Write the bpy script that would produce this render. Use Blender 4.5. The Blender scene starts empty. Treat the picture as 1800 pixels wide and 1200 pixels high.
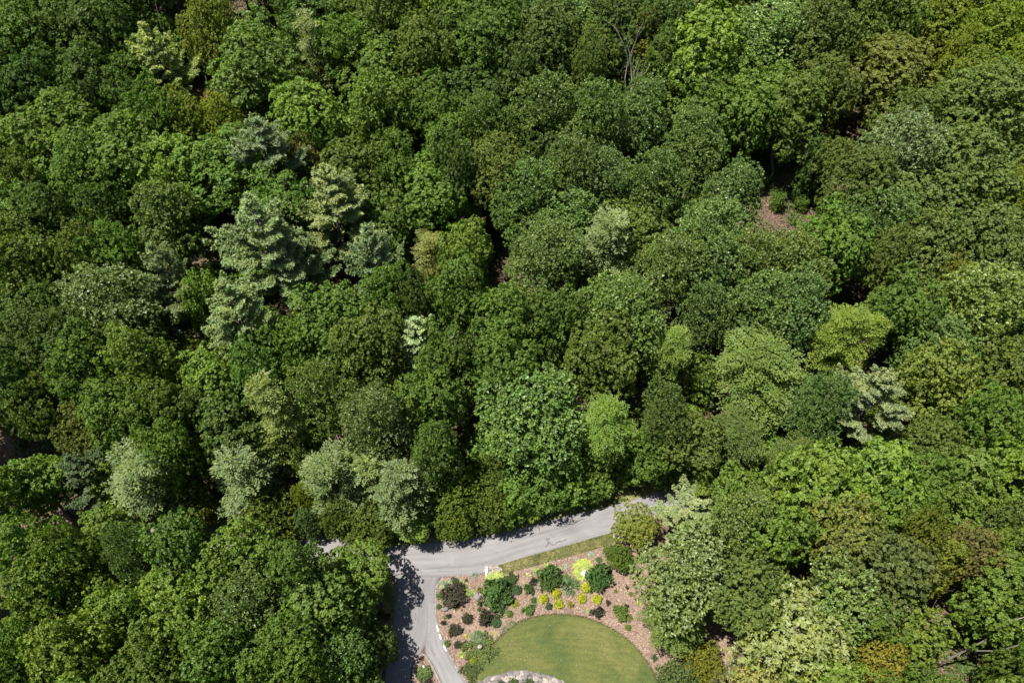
import bpy, math, random
import numpy as np
from mathutils import Vector

# ------------------------------------------------------------------ camera, sky, sun, exposure
CAM_H = 90.0
PITCH = math.radians(56.3)
FPX = 1350.0                                   # focal length in pixels of the 1800 px wide photograph
SUN_EL = math.radians(71)
SUN_TRAVEL = (1.0, 0.06)                     # horizontal way the light travels
scene = bpy.context.scene
COL = scene.collection
cam = bpy.data.cameras.new('camera')
cam.sensor_width = 36.0
cam.lens = 36.0 * FPX / 1800.0
cam.clip_end = 2000.0
camo = bpy.data.objects.new('camera', cam)
camo.location = (0, 0, CAM_H)
camo.rotation_euler = (math.pi / 2 - PITCH, 0, 0)
COL.objects.link(camo)
scene.camera = camo

world = bpy.data.worlds.new('World')
scene.world = world
world.use_nodes = True
wn = world.node_tree
sky = wn.nodes.new('ShaderNodeTexSky')
sky.sky_type = 'NISHITA'
sky.sun_disc = False
sky.sun_elevation = SUN_EL
sky.sun_rotation = math.atan2(-SUN_TRAVEL[0], -SUN_TRAVEL[1])
bg = wn.nodes['Background']
bg.inputs['Strength'].default_value = 0.055
wn.links.new(sky.outputs['Color'], bg.inputs['Color'])

sun = bpy.data.lights.new('sun', 'SUN')
sun.energy = 5.0
sun.angle = math.radians(0.53)
sun.color = (1.0, 0.955, 0.88)
suno = bpy.data.objects.new('sun', sun)
_h = math.hypot(*SUN_TRAVEL)
suno.rotation_euler = Vector((SUN_TRAVEL[0] / _h * math.cos(SUN_EL), SUN_TRAVEL[1] / _h * math.cos(SUN_EL),
                              -math.sin(SUN_EL))).to_track_quat('-Z', 'Y').to_euler()
suno.location = (-60, 60, 200)
COL.objects.link(suno)
vs = scene.view_settings
vs.view_transform = 'Standard'
vs.look = 'None'
vs.exposure = 1.16
vs.gamma = 1.0
vs.use_curve_mapping = False
scene.cycles.max_bounces = 6
scene.cycles.diffuse_bounces = 3
scene.cycles.transmission_bounces = 3

R = random.Random(7)
RN = np.random.default_rng(7)

# ------------------------------------------------------------------ terrain and the pixel <-> world helpers
def softplus(t, k):
    t = t / k
    return k * (np.log1p(np.exp(-np.abs(t))) + np.maximum(t, 0))

def terrain(x, y):
    x = np.asarray(x, float); y = np.asarray(y, float)
    z = 0.19 * softplus(y - 52 - 0.03 * x, 3.5)
    z = z + 0.03 * softplus(np.abs(x) - 60, 8)
    n = np.sin(x * .21 + 1.3) * np.cos(y * .17 + .4) * .5 + np.sin(x * .083 - y * .11) * .7
    m = 1 / (1 + np.exp(-(y - 58) / 3.0))
    m2 = np.clip((np.abs(x) - 45) / 15, 0, 1)
    return z + n * np.maximum(m, m2 * np.clip((18 - y) / 12, 0, 1))

CP, SP = math.cos(PITCH), math.sin(PITCH)
def ray(px, py):
    a, b = (px - 900) / FPX, -(py - 600) / FPX
    return (a, CP + b * SP, -SP + b * CP)

def unproject(px, py, h=0.0):
    """The point h metres above the terrain that the photograph shows at a pixel."""
    d = ray(px, py)
    lo, hi = 10.0, 600.0
    for _ in range(40):
        m = (lo + hi) / 2
        if CAM_H + d[2] * m - float(terrain(d[0] * m, d[1] * m)) - h > 0: lo = m
        else: hi = m
    return (d[0] * lo, d[1] * lo, CAM_H + d[2] * lo), lo        # lo is also the depth along the axis

def project(x, y, z):
    yy = y * SP + (z - CAM_H) * CP
    dep = y * CP - (z - CAM_H) * SP
    return 900 + FPX * x / dep, 600 - FPX * yy / dep, dep

def flat(pts, z=0.0):
    return [unproject(px, py, 0)[0][:2] for px, py in pts]

# ------------------------------------------------------------------ materials
def mat(name):
    m = bpy.data.materials.new(name)
    m.use_nodes = True
    nt = m.node_tree
    return m, nt, nt.nodes['Principled BSDF'], nt.nodes['Material Output']

def node(nt, t, **kw):
    n = nt.nodes.new(t)
    for k, v in kw.items():
        if k.startswith('_'): setattr(n, k[1:], v)
        else: n.inputs[k].default_value = v
    return n

def ramp(nt, stops, src, interp='LINEAR'):
    r = nt.nodes.new('ShaderNodeValToRGB')
    r.color_ramp.interpolation = interp
    el = r.color_ramp.elements
    while len(el) < len(stops): el.new(.5)
    for e, (p, c) in zip(el, stops):
        e.position = p
        e.color = (*c, 1) if len(c) == 3 else c
    nt.links.new(src, r.inputs['Fac'])
    return r.outputs['Color']

def mix(nt, a, b, fac, mode='MIX'):
    n = nt.nodes.new('ShaderNodeMix'); n.data_type = 'RGBA'; n.blend_type = mode
    for s, v in ((n.inputs['Factor'], fac), (n.inputs['A'], a), (n.inputs['B'], b)):
        if isinstance(v, bpy.types.NodeSocket): nt.links.new(v, s)
        elif isinstance(v, tuple): s.default_value = (*v[:3], 1)
        else: s.default_value = v
    return n.outputs['Result']

def noise(nt, scale, detail=4, rough=.55, vec=None, dist=0.0):
    n = node(nt, 'ShaderNodeTexNoise', Scale=scale, Detail=detail, Roughness=rough, Distortion=dist)
    if vec is not None: nt.links.new(vec, n.inputs['Vector'])
    return n.outputs['Fac']

def mathn(nt, op, a, b=None, c=None):
    n = nt.nodes.new('ShaderNodeMath'); n.operation = op
    for i, v in enumerate((a, b, c)):
        if v is None: continue
        if isinstance(v, bpy.types.NodeSocket): nt.links.new(v, n.inputs[i])
        else: n.inputs[i].default_value = v
    return n.outputs[0]

def geo_pos(nt):
    return nt.nodes.new('ShaderNodeNewGeometry').outputs['Position']

def stretch(nt, vec, s, rot=0.0):
    n = nt.nodes.new('ShaderNodeMapping')
    n.inputs['Scale'].default_value = s
    n.inputs['Rotation'].default_value = (0, 0, rot)
    nt.links.new(vec, n.inputs['Vector'])
    return n.outputs['Vector']

def bump(nt, bsdf, h, strength, dist):
    b = node(nt, 'ShaderNodeBump', Strength=strength, Distance=dist)
    nt.links.new(h, b.inputs['Height']); nt.links.new(b.outputs['Normal'], bsdf.inputs['Normal'])

def leaf_material(name, rough=.42, spec=.45, trans=.28):
    """Leaves: the object's own colour, varied leaf by leaf (attribute tint); its alpha is how pale the young shoots are; undersides are paler."""
    m, nt, b, out = mat(name)
    oi = nt.nodes.new('ShaderNodeObjectInfo')
    at = node(nt, 'ShaderNodeAttribute', _attribute_name='tint')
    ag = node(nt, 'ShaderNodeAttribute', _attribute_name='shoot')
    g = nt.nodes.new('ShaderNodeNewGeometry')
    val = ramp(nt, [(0, (.56, .60, .55)), (.5, (1, 1, 1)), (1, (1.45, 1.42, .95))], at.outputs['Fac'])
    c = mix(nt, oi.outputs['Color'], val, 1.0, 'MULTIPLY')
    nz = noise(nt, .55, 3, .6, geo_pos(nt))
    c = mix(nt, c, ramp(nt, [(.34, (.84, .92, .92)), (.5, (1, 1, 1)), (.66, (1.22, 1.10, .95))], nz), 1.0, 'MULTIPLY')
    pale = mathn(nt, 'MULTIPLY', ag.outputs['Fac'], oi.outputs['Alpha'])
    c = mix(nt, c, (.38, .43, .26), pale)
    under = mix(nt, c, (.20, .24, .10), .16)
    c = mix(nt, c, under, g.outputs['Backfacing'])
    nt.links.new(c, b.inputs['Base Color'])
    b.inputs['Roughness'].default_value = rough
    b.inputs['Specular IOR Level'].default_value = spec
    tr = nt.nodes.new('ShaderNodeBsdfTranslucent')
    tc = mix(nt, c, (1.2, 1.5, .35), 1.0, 'MULTIPLY')
    nt.links.new(tc, tr.inputs['Color'])
    ms = nt.nodes.new('ShaderNodeMixShader'); ms.inputs[0].default_value = trans
    nt.links.new(b.outputs[0], ms.inputs[1]); nt.links.new(tr.outputs[0], ms.inputs[2])
    nt.links.new(ms.outputs[0], out.inputs['Surface'])
    return m

def simple_material(name, stops, scale, rough=.85, detail=5, bumps=None, vecscale=None, spec=.3):
    m, nt, b, out = mat(name)
    p = geo_pos(nt)
    if vecscale: p = stretch(nt, p, vecscale)
    f = noise(nt, scale, detail, .6, p)
    nt.links.new(ramp(nt, stops, f), b.inputs['Base Color'])
    b.inputs['Roughness'].default_value = rough
    b.inputs['Specular IOR Level'].default_value = spec
    if bumps: bump(nt, b, f, *bumps)
    return m

M = {}
M['leaf'] = leaf_material('leaf', .45, .14, .36)
M['gloss_leaf'] = leaf_material('gloss_leaf', .38, .32, .34)
M['needle'] = leaf_material('needle', .55, .15, .22)
M['petal_leaf'] = leaf_material('garden_leaf', .5, .3, .25)
M['bark'] = simple_material('bark', [(.3, (.045, .036, .03)), (.7, (.10, .09, .08))], 6, .9, bumps=(.6, .05), vecscale=(1, 1, .15))
M['pale_bark'] = simple_material('pale_bark', [(.3, (.13, .115, .10)), (.7, (.28, .255, .225))], 5, .9, bumps=(.5, .04), vecscale=(1, 1, .2))
M['dark_bark'] = simple_material('dark_bark', [(.3, (.02, .016, .014)), (.7, (.06, .048, .042))], 5, .9)
M['log'] = simple_material('log', [(.3, (.30, .25, .19)), (.7, (.58, .52, .43))], 4, .85)
M['stone'] = simple_material('stone', [(.25, (0.058, 0.050, 0.045)), (.5, (0.122, 0.108, 0.097)), (.75, (0.187, 0.169, 0.156))], 3.5, .85, 8, bumps=(.7, .06))
M['pale_stone'] = simple_material('pale_stone', [(.3, (0.185, 0.147, 0.120)), (.7, (0.304, 0.271, 0.249))], 4, .8, 8, bumps=(.5, .04))
M['white_stone'] = simple_material('white_stone', [(.3, (0.540, 0.517, 0.495)), (.7, (0.645, 0.630, 0.615))], 3, .7)
M['grey_stone'] = simple_material('grey_stone', [(.35, (0.058, 0.054, 0.053)), (.48, (0.179, 0.165, 0.158)), (.6, (0.098, 0.091, 0.092)), (.75, (0.246, 0.230, 0.220))], 2.2, .8, 4, bumps=(.5, .05), vecscale=(1, 4, 1))
M['dark_stone'] = simple_material('dark_stone', [(.3, (.02, .02, .022)), (.7, (.07, .07, .075))], 3, .7)
M['tar'] = simple_material('tar', [(.3, (.022, .021, .022)), (.7, (.05, .048, .048))], 3, .6)
M['kerb'] = simple_material('kerb', [(.3, (.10, .095, .09)), (.7, (.24, .225, .215))], 2.5, .9, 6, bumps=(.4, .02))

# the forest floor: rusty leaf litter with earth and moss between
m, nt, b, out = mat('leaf_litter'); M['litter'] = m
p = geo_pos(nt)
f1 = noise(nt, .35, 6, .6, p); f2 = noise(nt, 4.5, 6, .7, p)
c = mix(nt, ramp(nt, [(.3, (0.043, 0.028, 0.020)), (.5, (0.099, 0.061, 0.041)), (.72, (0.168, 0.112, 0.078))], f2),
        ramp(nt, [(.3, (0.029, 0.025, 0.014)), (.7, (0.116, 0.074, 0.049))], f1), .4)
nt.links.new(c, b.inputs['Base Color']); b.inputs['Roughness'].default_value = .95
bump(nt, b, f2, .8, .15)

# mulch: pinkish brown shredded bark and needles
m, nt, b, out = mat('mulch'); M['mulch'] = m
p = geo_pos(nt)
f1 = noise(nt, .28, 4, .6, p, 0.6); f2 = noise(nt, 7, 6, .75, p)
c = mix(nt, ramp(nt, [(.28, (0.079, 0.046, 0.033)), (.5, (0.180, 0.119, 0.087)), (.75, (0.265, 0.196, 0.148))], f2),
        ramp(nt, [(.36, (0.090, 0.057, 0.045)), (.62, (0.234, 0.163, 0.122))], f1), .5)
nt.links.new(c, b.inputs['Base Color']); b.inputs['Roughness'].default_value = .95
bump(nt, b, f2, .9, .1)
m, nt, b, out = mat('mulch_chip'); M['chip'] = m
at = node(nt, 'ShaderNodeAttribute', _attribute_name='tint')
c = ramp(nt, [(0, (0.057, 0.032, 0.024)), (.45, (0.187, 0.121, 0.087)), (.8, (0.293, 0.220, 0.163)), (1, (0.372, 0.307, 0.235))], at.outputs['Fac'])
nt.links.new(c, b.inputs['Base Color']); b.inputs['Roughness'].default_value = .9

# lawn: mown in faint curved passes, dry straw-coloured patches
m, nt, b, out = mat('lawn_turf'); M['lawn'] = m
p = geo_pos(nt)
f1 = noise(nt, .16, 7, .68, p, .3)
f2 = noise(nt, 1.0, 5, .7, stretch(nt, p, (.35, 4.2, 1), .06))
f3 = noise(nt, 14, 5, .7, p)
c = ramp(nt, [(.34, (.030, .055, .005)), (.45, (.052, .074, .009)), (.54, (.082, .092, .016)), (.70, (.122, .116, .032))], f1)
c = mix(nt, c, ramp(nt, [(.3, (.72, .80, .7)), (.7, (1.24, 1.16, 1.15))], f2), .9, 'MULTIPLY')
wv = node(nt, 'ShaderNodeTexWave', Scale=.42, Distortion=1.6, Detail=3.0)
wv.wave_type = 'RINGS'; wv.rings_direction = 'Z'
mp = nt.nodes.new('ShaderNodeMapping'); mp.inputs['Location'].default_value = (-6.0, -5.0, 0)
nt.links.new(p, mp.inputs['Vector']); nt.links.new(mp.outputs[0], wv.inputs['Vector'])
c = mix(nt, c, ramp(nt, [(.2, (.86, .90, .86)), (.8, (1.12, 1.09, 1.1))], wv.outputs['Fac']), .5, 'MULTIPLY')
c = mix(nt, c, ramp(nt, [(.25, (.55, .6, .55)), (.75, (1.42, 1.36, 1.3))], f3), .8, 'MULTIPLY')
nt.links.new(c, b.inputs['Base Color']); b.inputs['Roughness'].default_value = .8
bump(nt, b, f3, .7, .06)
m, nt, b, out = mat('verge_turf'); M['verge'] = m
p = geo_pos(nt)
f1 = noise(nt, .55, 5, .7, p, .4); f3 = noise(nt, 9, 6, .75, p)
c = ramp(nt, [(.32, (0.041, 0.062, 0.011)), (.47, (0.077, 0.090, 0.020)), (.55, (0.159, 0.146, 0.048)), (.7, (0.247, 0.223, 0.095))], f1)
c = mix(nt, c, ramp(nt, [(.25, (.55, .6, .55)), (.75, (1.4, 1.35, 1.3))], f3), .9, 'MULTIPLY')
nt.links.new(c, b.inputs['Base Color']); b.inputs['Roughness'].default_value = .85
bump(nt, b, f3, .9, .1)
m, nt, b, out = mat('grass_blade'); M['blade'] = m
at = node(nt, 'ShaderNodeAttribute', _attribute_name='tint')
c = ramp(nt, [(0, (0.031, 0.053, 0.009)), (.5, (0.074, 0.093, 0.019)), (.8, (0.161, 0.146, 0.050)), (1, (0.260, 0.229, 0.112))], at.outputs['Fac'])
nt.links.new(c, b.inputs['Base Color']); b.inputs['Roughness'].default_value = .7

def asphalt(name, k, uvname):
    m, nt, b, out = mat(name)
    p = geo_pos(nt)
    uv = nt.nodes.new('ShaderNodeUVMap'); uv.uv_map = uvname
    sep = nt.nodes.new('ShaderNodeSeparateXYZ'); nt.links.new(uv.outputs[0], sep.inputs[0])
    streak = noise(nt, 1.0, 5, .6, stretch(nt, uv.outputs[0], (1.6, .09, 1)))
    blot = noise(nt, .22, 6, .6, p, .8)
    grit = noise(nt, 16, 4, .8, p)
    c = ramp(nt, [(.3, (.220 * k, .213 * k, .213 * k)), (.5, (.292 * k, .282 * k, .281 * k)), (.7, (.348 * k, .336 * k, .335 * k))], streak)
    c = mix(nt, c, ramp(nt, [(.3, (.78, .77, .78)), (.7, (1.1, 1.1, 1.1))], blot), .8, 'MULTIPLY')
    c = mix(nt, c, ramp(nt, [(.25, (.8, .8, .8)), (.75, (1.2, 1.2, 1.2))], grit), .6, 'MULTIPLY')
    # worn dusty edges
    ed = mathn(nt, 'ABSOLUTE', mathn(nt, 'SUBTRACT', sep.outputs['X'], 2.0))
    wob = mathn(nt, 'ADD', ed, mathn(nt, 'MULTIPLY', mathn(nt, 'SUBTRACT', blot, .5), 1.2))
    edge = ramp(nt, [(.0, (1, 1, 1)), (.84, (1, 1, 1)), (.97, (.72, .69, .69))], mathn(nt, 'DIVIDE', wob, 2.0))
    c = mix(nt, c, edge, .8, 'MULTIPLY')
    nt.links.new(c, b.inputs['Base Color']); b.inputs['Roughness'].default_value = .88
    b.inputs['Specular IOR Level'].default_value = .3
    bump(nt, b, grit, .4, .02)
    return m
M['road'] = asphalt('road_asphalt', .58, 'UVMap')
M['drive'] = asphalt('drive_asphalt', .50, 'UVMap')

# ------------------------------------------------------------------ mesh helpers
def link(name, me, material=None, parent=None):
    o = bpy.data.objects.new(name, me)
    COL.objects.link(o)
    if material is not None and not me.materials: me.materials.append(material)
    if parent is not None: o.parent = parent
    return o

def tag(o, label, cat, group=None, kind=None):
    if label: o['label'] = label
    if cat: o['category'] = cat
    if group: o['group'] = group
    if kind: o['kind'] = kind
    return o

def empty(name, loc):
    o = bpy.data.objects.new(name, None)
    o.empty_display_size = .5
    o.location = loc
    COL.objects.link(o)
    return o

def mesh_from(name, verts, faces):
    me = bpy.data.meshes.new(name)
    me.from_pydata([tuple(v) for v in verts], [], faces)
    me.update()
    return me

def quads_mesh(name, V, attrs=None):
    """V: (N,4,3) quads."""
    n = V.shape[0]
    me = bpy.data.meshes.new(name)
    me.vertices.add(4 * n); me.loops.add(4 * n); me.polygons.add(n)
    me.vertices.foreach_set('co', V.astype(np.float32).ravel())
    me.loops.foreach_set('vertex_index', np.arange(4 * n, dtype=np.int32))
    me.polygons.foreach_set('loop_start', np.arange(0, 4 * n, 4, dtype=np.int32))
    for k, a in (attrs or {}).items():
        at = me.attributes.new(k, 'FLOAT', 'POINT')
        at.data.foreach_set('value', np.repeat(a.astype(np.float32), 4))
    me.update(calc_edges=True)
    return me

def nrm(a):
    return a / np.maximum(np.linalg.norm(a, axis=-1, keepdims=True), 1e-6)

def leaves(pos, dirs, normal, length, width, fold=.18, back=.45):
    """Folded diamond leaves: base, two edges, tip."""
    dirs = nrm(dirs)
    side = nrm(np.cross(normal, dirs))
    nn = np.cross(dirs, side)
    L = length[:, None]; W = width[:, None]
    a = pos
    mid = pos + dirs * L * back
    b = mid + side * W * .5 + nn * W * fold
    c = pos + dirs * L - nn * W * fold * .5
    d = mid - side * W * .5 + nn * W * fold
    return np.stack([a, b, c, d], 1)

def perp_frame(ax):
    ref = np.where(np.abs(ax[:, 2:3]) < .9, np.array([[0, 0, 1.0]]), np.array([[1.0, 0, 0]]))
    u = nrm(np.cross(ax, ref)); v = np.cross(ax, u)
    return u, v

def rosettes(g, tp, ax, k, ll, lw, th0, th1, base_t, shoot, jit=.25):
    """k leaves fanned round every tuft axis."""
    n = len(tp)
    u, v = perp_frame(ax)
    P = np.repeat(tp, k, 0); A = np.repeat(ax, k, 0); U = np.repeat(u, k, 0); Vv = np.repeat(v, k, 0)
    phi = np.tile(np.arange(k) * 2.39996, n) + np.repeat(g.uniform(0, 6.28, n), k)
    th = g.uniform(th0, th1, n * k)
    pr = U * np.cos(phi)[:, None] + Vv * np.sin(phi)[:, None]
    d = A * np.cos(th)[:, None] + pr * np.sin(th)[:, None]
    nn = A * np.sin(th)[:, None] - pr * np.cos(th)[:, None] + g.normal(0, jit, (n * k, 3))
    L = ll * g.uniform(.7, 1.3, n * k); W = lw * g.uniform(.7, 1.3, n * k)
    P = P + A * (g.uniform(-.25, .35, n * k) * ll)[:, None]
    q = leaves(P, d, nn, L, W)
    t = np.clip(np.repeat(base_t, k) + g.normal(0, .10, n * k), 0, 1)
    s = np.clip(np.repeat(shoot, k) * g.uniform(.3, 1.2, n * k), 0, 1)
    return q, t, s

def rand_dir(g, n):
    return nrm(g.normal(0, 1, (n, 3)))

def poisson_pick(pts, dmin):
    out = []
    for i, p in enumerate(pts):
        if all((p[0]-q[0])**2 + (p[1]-q[1])**2 + (p[2]-q[2])**2 > dmin * dmin for q in out): out.append(p)
    return np.array(out)

def tube(verts, faces, pts, radii, sides=6):
    pts = [np.array(p, float) for p in pts]
    base = len(verts); n = len(pts)
    for i, p in enumerate(pts):
        t = pts[min(i + 1, n - 1)] - pts[max(i - 1, 0)]
        t = t / max(np.linalg.norm(t), 1e-6)
        ref = np.array([0, 0, 1.0]) if abs(t[2]) < .85 else np.array([1.0, 0, 0])
        u = np.cross(t, ref); u /= np.linalg.norm(u); v = np.cross(t, u)
        for s in range(sides):
            a = 2 * math.pi * s / sides
            verts.append(p + (u * math.cos(a) + v * math.sin(a)) * radii[i])
    for i in range(n - 1):
        for s in range(sides):
            a = base + i * sides + s; b_ = base + i * sides + (s + 1) % sides
            faces.append((a, b_, b_ + sides, a + sides))
    faces.append(tuple(base + s for s in reversed(range(sides))))
    faces.append(tuple(base + (n - 1) * sides + s for s in range(sides)))

# ------------------------------------------------------------------ tree prototypes (crown + trunk meshes)
def dome_lobes(g, Rr, z0, z1, dmin, irr, flat_top=2.2, low=.0):
    """Lobe centres and outward directions over a crown built of several unequal boughs."""
    H = z1 - z0
    B = [(g.normal(0, .10 * Rr), g.normal(0, .10 * Rr), .46 * Rr * g.uniform(.9, 1.1), z1)]
    n = int(g.integers(7, 11)); a0 = g.uniform(0, 6.28)
    for k in range(n):
        az = a0 + 6.283 * k / n + g.normal(0, .3)
        r = Rr * g.uniform(.27, .43); d = (Rr - r) * g.uniform(.72, 1.0 + .22 * irr)
        B.append((d * math.cos(az), d * math.sin(az), r, z1 - H * g.uniform(.06, .22 + .45 * irr)))
    cand = []
    for i in range(2600):
        k = int(g.integers(0, len(B))); bx, by, r, top = B[k]
        d = g.normal(0, 1, 3); d /= np.linalg.norm(d)
        if d[2] < -.55: continue
        rz = min(r * (1.0 + .25 * (2.2 - flat_top)), .5 * H)
        q = g.uniform(.88, 1.06)
        p = np.array([bx, by, top - rz]) + d * np.array([r, r, rz]) * q
        if d[2] < .1 and g.random() < .35: p[2] -= g.uniform(0, .35) * H
        if p[2] < z0 + low * H - .2: continue
        bad = False
        for m_, (cx, cy, rr, tt) in enumerate(B):
            if m_ == k: continue
            z_ = min(rr * 1.2, .5 * H)
            if ((p[0] - cx) / rr) ** 2 + ((p[1] - cy) / rr) ** 2 + ((p[2] - (tt - z_)) / z_) ** 2 < .55: bad = True; break
        if not bad: cand.append((*p, *d))
    pts = poisson_pick(cand, dmin)
    global LAST_N
    LAST_N = nrm(pts[:, 3:])
    return pts[:, :3]

def make_trunk(g, name, h, lobes, z0, rbase=.30, lean=.5, nl=11, side=6):
    V, F = [], []
    lx, ly = g.normal(0, lean, 2)
    top = z0 + (h - z0) * .55
    pts = [(0, 0, -1.2), (lx*.05, ly*.05, 0.4), (lx*.3, ly*.3, top * .4), (lx*.7, ly*.7, top * .75), (lx, ly, top), (lx * 1.1, ly * 1.1, h * .93)]
    rad = [rbase * 1.35, rbase * 1.05, rbase * .82, rbase * .62, rbase * .42, .05]
    tube(V, F, pts, rad, side)
    idx = g.permutation(len(lobes))[:nl]
    for i in idx:
        e = lobes[i]; s = g.uniform(.45, .95)
        zs = z0 * .75 + (min(e[2], top) - z0 * .75) * .55
        f = zs / top
        a = np.array([lx * f, ly * f, zs]); m_ = a * .45 + e * .55 + np.array([0, 0, -.5]) + g.normal(0, .25, 3)
        tube(V, F, [a, m_, m_ * .25 + e * .75], [rbase * .36, rbase * .22, .035], 5)
        for q in range(2):
            mm = m_ + (e - m_) * g.uniform(.2, .7); ee = mm + nrm(g.normal(0, 1, 3) + (e - m_) * .8) * g.uniform(.4, .9)
            tube(V, F, [mm, ee], [rbase * .11, .015], 4)
    me = mesh_from(name, V, F)
    return me

def broad_crown(seed, Rr=5.0, h=18.0, z0=7.5, dmin=1.6, rl=1.15, sub=.80, kt=7, kl=8, ll=.26, lw=.16, irr=.75,
                th=(.7, 1.5), up=.6, density=1.0, shoot_pow=2.0, wind=None, flat_top=1.75, low=0.0):
    g = np.random.default_rng(seed)
    lobes = dome_lobes(g, Rr - rl * .55, z0, h - rl * .7, dmin, irr, flat_top, low)
    ln = LAST_N
    c0 = np.array([0, 0, z0 + (h - z0) * .35])
    inner = lobes[g.permutation(len(lobes))[:len(lobes) // 4]] * np.array([.55, .55, 1]) - np.array([0, 0, .8])
    allc = np.concatenate([lobes, inner])
    n = len(allc)
    rad = rl * g.uniform(.7, 1.28, n)
    TP, AX, BT, SH = [], [], [], []
    for i in range(n):
        o = ln[i] if i < len(ln) else nrm((allc[i] - c0)[None])[0]
        d = rand_dir(g, 60)
        d = d[(d @ (o + np.array([0, 0, .6]))) > g.uniform(-.5, -.05)]
        d = poisson_pick(d * rad[i], sub)[:26] / rad[i]
        kk = int(kt * density)
        for e in d:
            sc = allc[i] + e * rad[i] * np.array([1, 1, .82]) * g.uniform(.8, 1.05)
            rs = sub * g.uniform(.36, .58)
            ax0 = nrm((e * .75 + o * .3 + np.array([0, 0, up]))[None])[0]
            f = rand_dir(g, kk * 2); f = f[(f @ ax0) > -.25][:kk]
            tp = sc + f * rs * g.uniform(.55, 1.05, (len(f), 1))
            ax = nrm(f * .75 + ax0 * .75 + g.normal(0, .2, (len(f), 3)))
            if wind is not None: ax = nrm(ax + np.array(wind))
            TP.append(tp); AX.append(ax)
            BT.append(np.full(len(f), .45 + g.normal(0, .10)) + g.normal(0, .05, len(f)))
            SH.append(g.uniform(0, 1, len(f)) ** shoot_pow * np.clip(.35 + .9 * e[2], .1, 1))
    TP, AX, BT, SH = map(np.concatenate, (TP, AX, BT, SH))
    q, t, s = rosettes(g, TP, AX, kl, ll, lw, th[0], th[1], BT, SH)
    return quads_mesh('crown', q, {'tint': t, 'shoot': s}), make_trunk(g, 'trunk', h, lobes, z0)

def fan_crown(seed, Rr=5.0, h=15.0, z0=4.0, nf=95, fl=2.3, ll=.26, lw=.15, rise=.12, droop=.3, flat_top=1.8, step=.17, irr=.5):
    """Layered flat sprays (hemlock, beech): twigs both sides of a drooping axis, leaves lying in the plane of the spray."""
    g = np.random.default_rng(seed)
    lobes = dome_lobes(g, Rr - fl * .55, z0, h - .5, .95, irr, flat_top)
    lobes = lobes[:nf]
    P, D, N, T, S = [], [], [], [], []
    for e in lobes:
        az = math.atan2(e[1], e[0]) + g.normal(0, .45)
        o = np.array([math.cos(az), math.sin(az), rise + g.normal(0, .12)]); o /= np.linalg.norm(o)
        sd = np.array([-math.sin(az), math.cos(az), g.normal(0, .15)])
        upn = np.cross(o, sd); L = fl * g.uniform(.7, 1.25)
        bt = .45 + g.normal(0, .1)
        ns = int(L / .19)
        st = e - o * L * .55
        for i in range(ns):
            f = i / ns; c = st + o * L * f - np.array([0, 0, droop * f * f])
            tl = L * .42 * (1 - f) ** .7 + .18
            for sgn in (-1, 1):
                td = nrm((o * .75 + sd * sgn + np.array([0, 0, -.12]))[None])[0]
                m_ = int(tl / step) + 1
                w = (np.arange(m_) + g.uniform(0, 1, m_)) / m_ * tl
                pp = c + td * w[:, None] + g.normal(0, .035, (m_, 3))
                P.append(pp); D.append(np.repeat(td[None], m_, 0) + g.normal(0, .35, (m_, 3)))
                N.append(np.repeat(upn[None], m_, 0) + g.normal(0, .28, (m_, 3)))
                T.append(np.clip(bt + g.normal(0, .12, m_) + .1 * f, 0, 1)); S.append(np.full(m_, f) * g.uniform(.2, 1, m_))
    P, D, N, T, S = map(np.concatenate, (P, D, N, T, S))
    n = len(P)
    q = leaves(P, D, N, ll * g.uniform(.7, 1.3, n), lw * g.uniform(.7, 1.3, n))
    return quads_mesh('crown', q, {'tint': T, 'shoot': S}), make_trunk(g, 'trunk', h, lobes, z0 * .6, .22, .3, 14)

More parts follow.
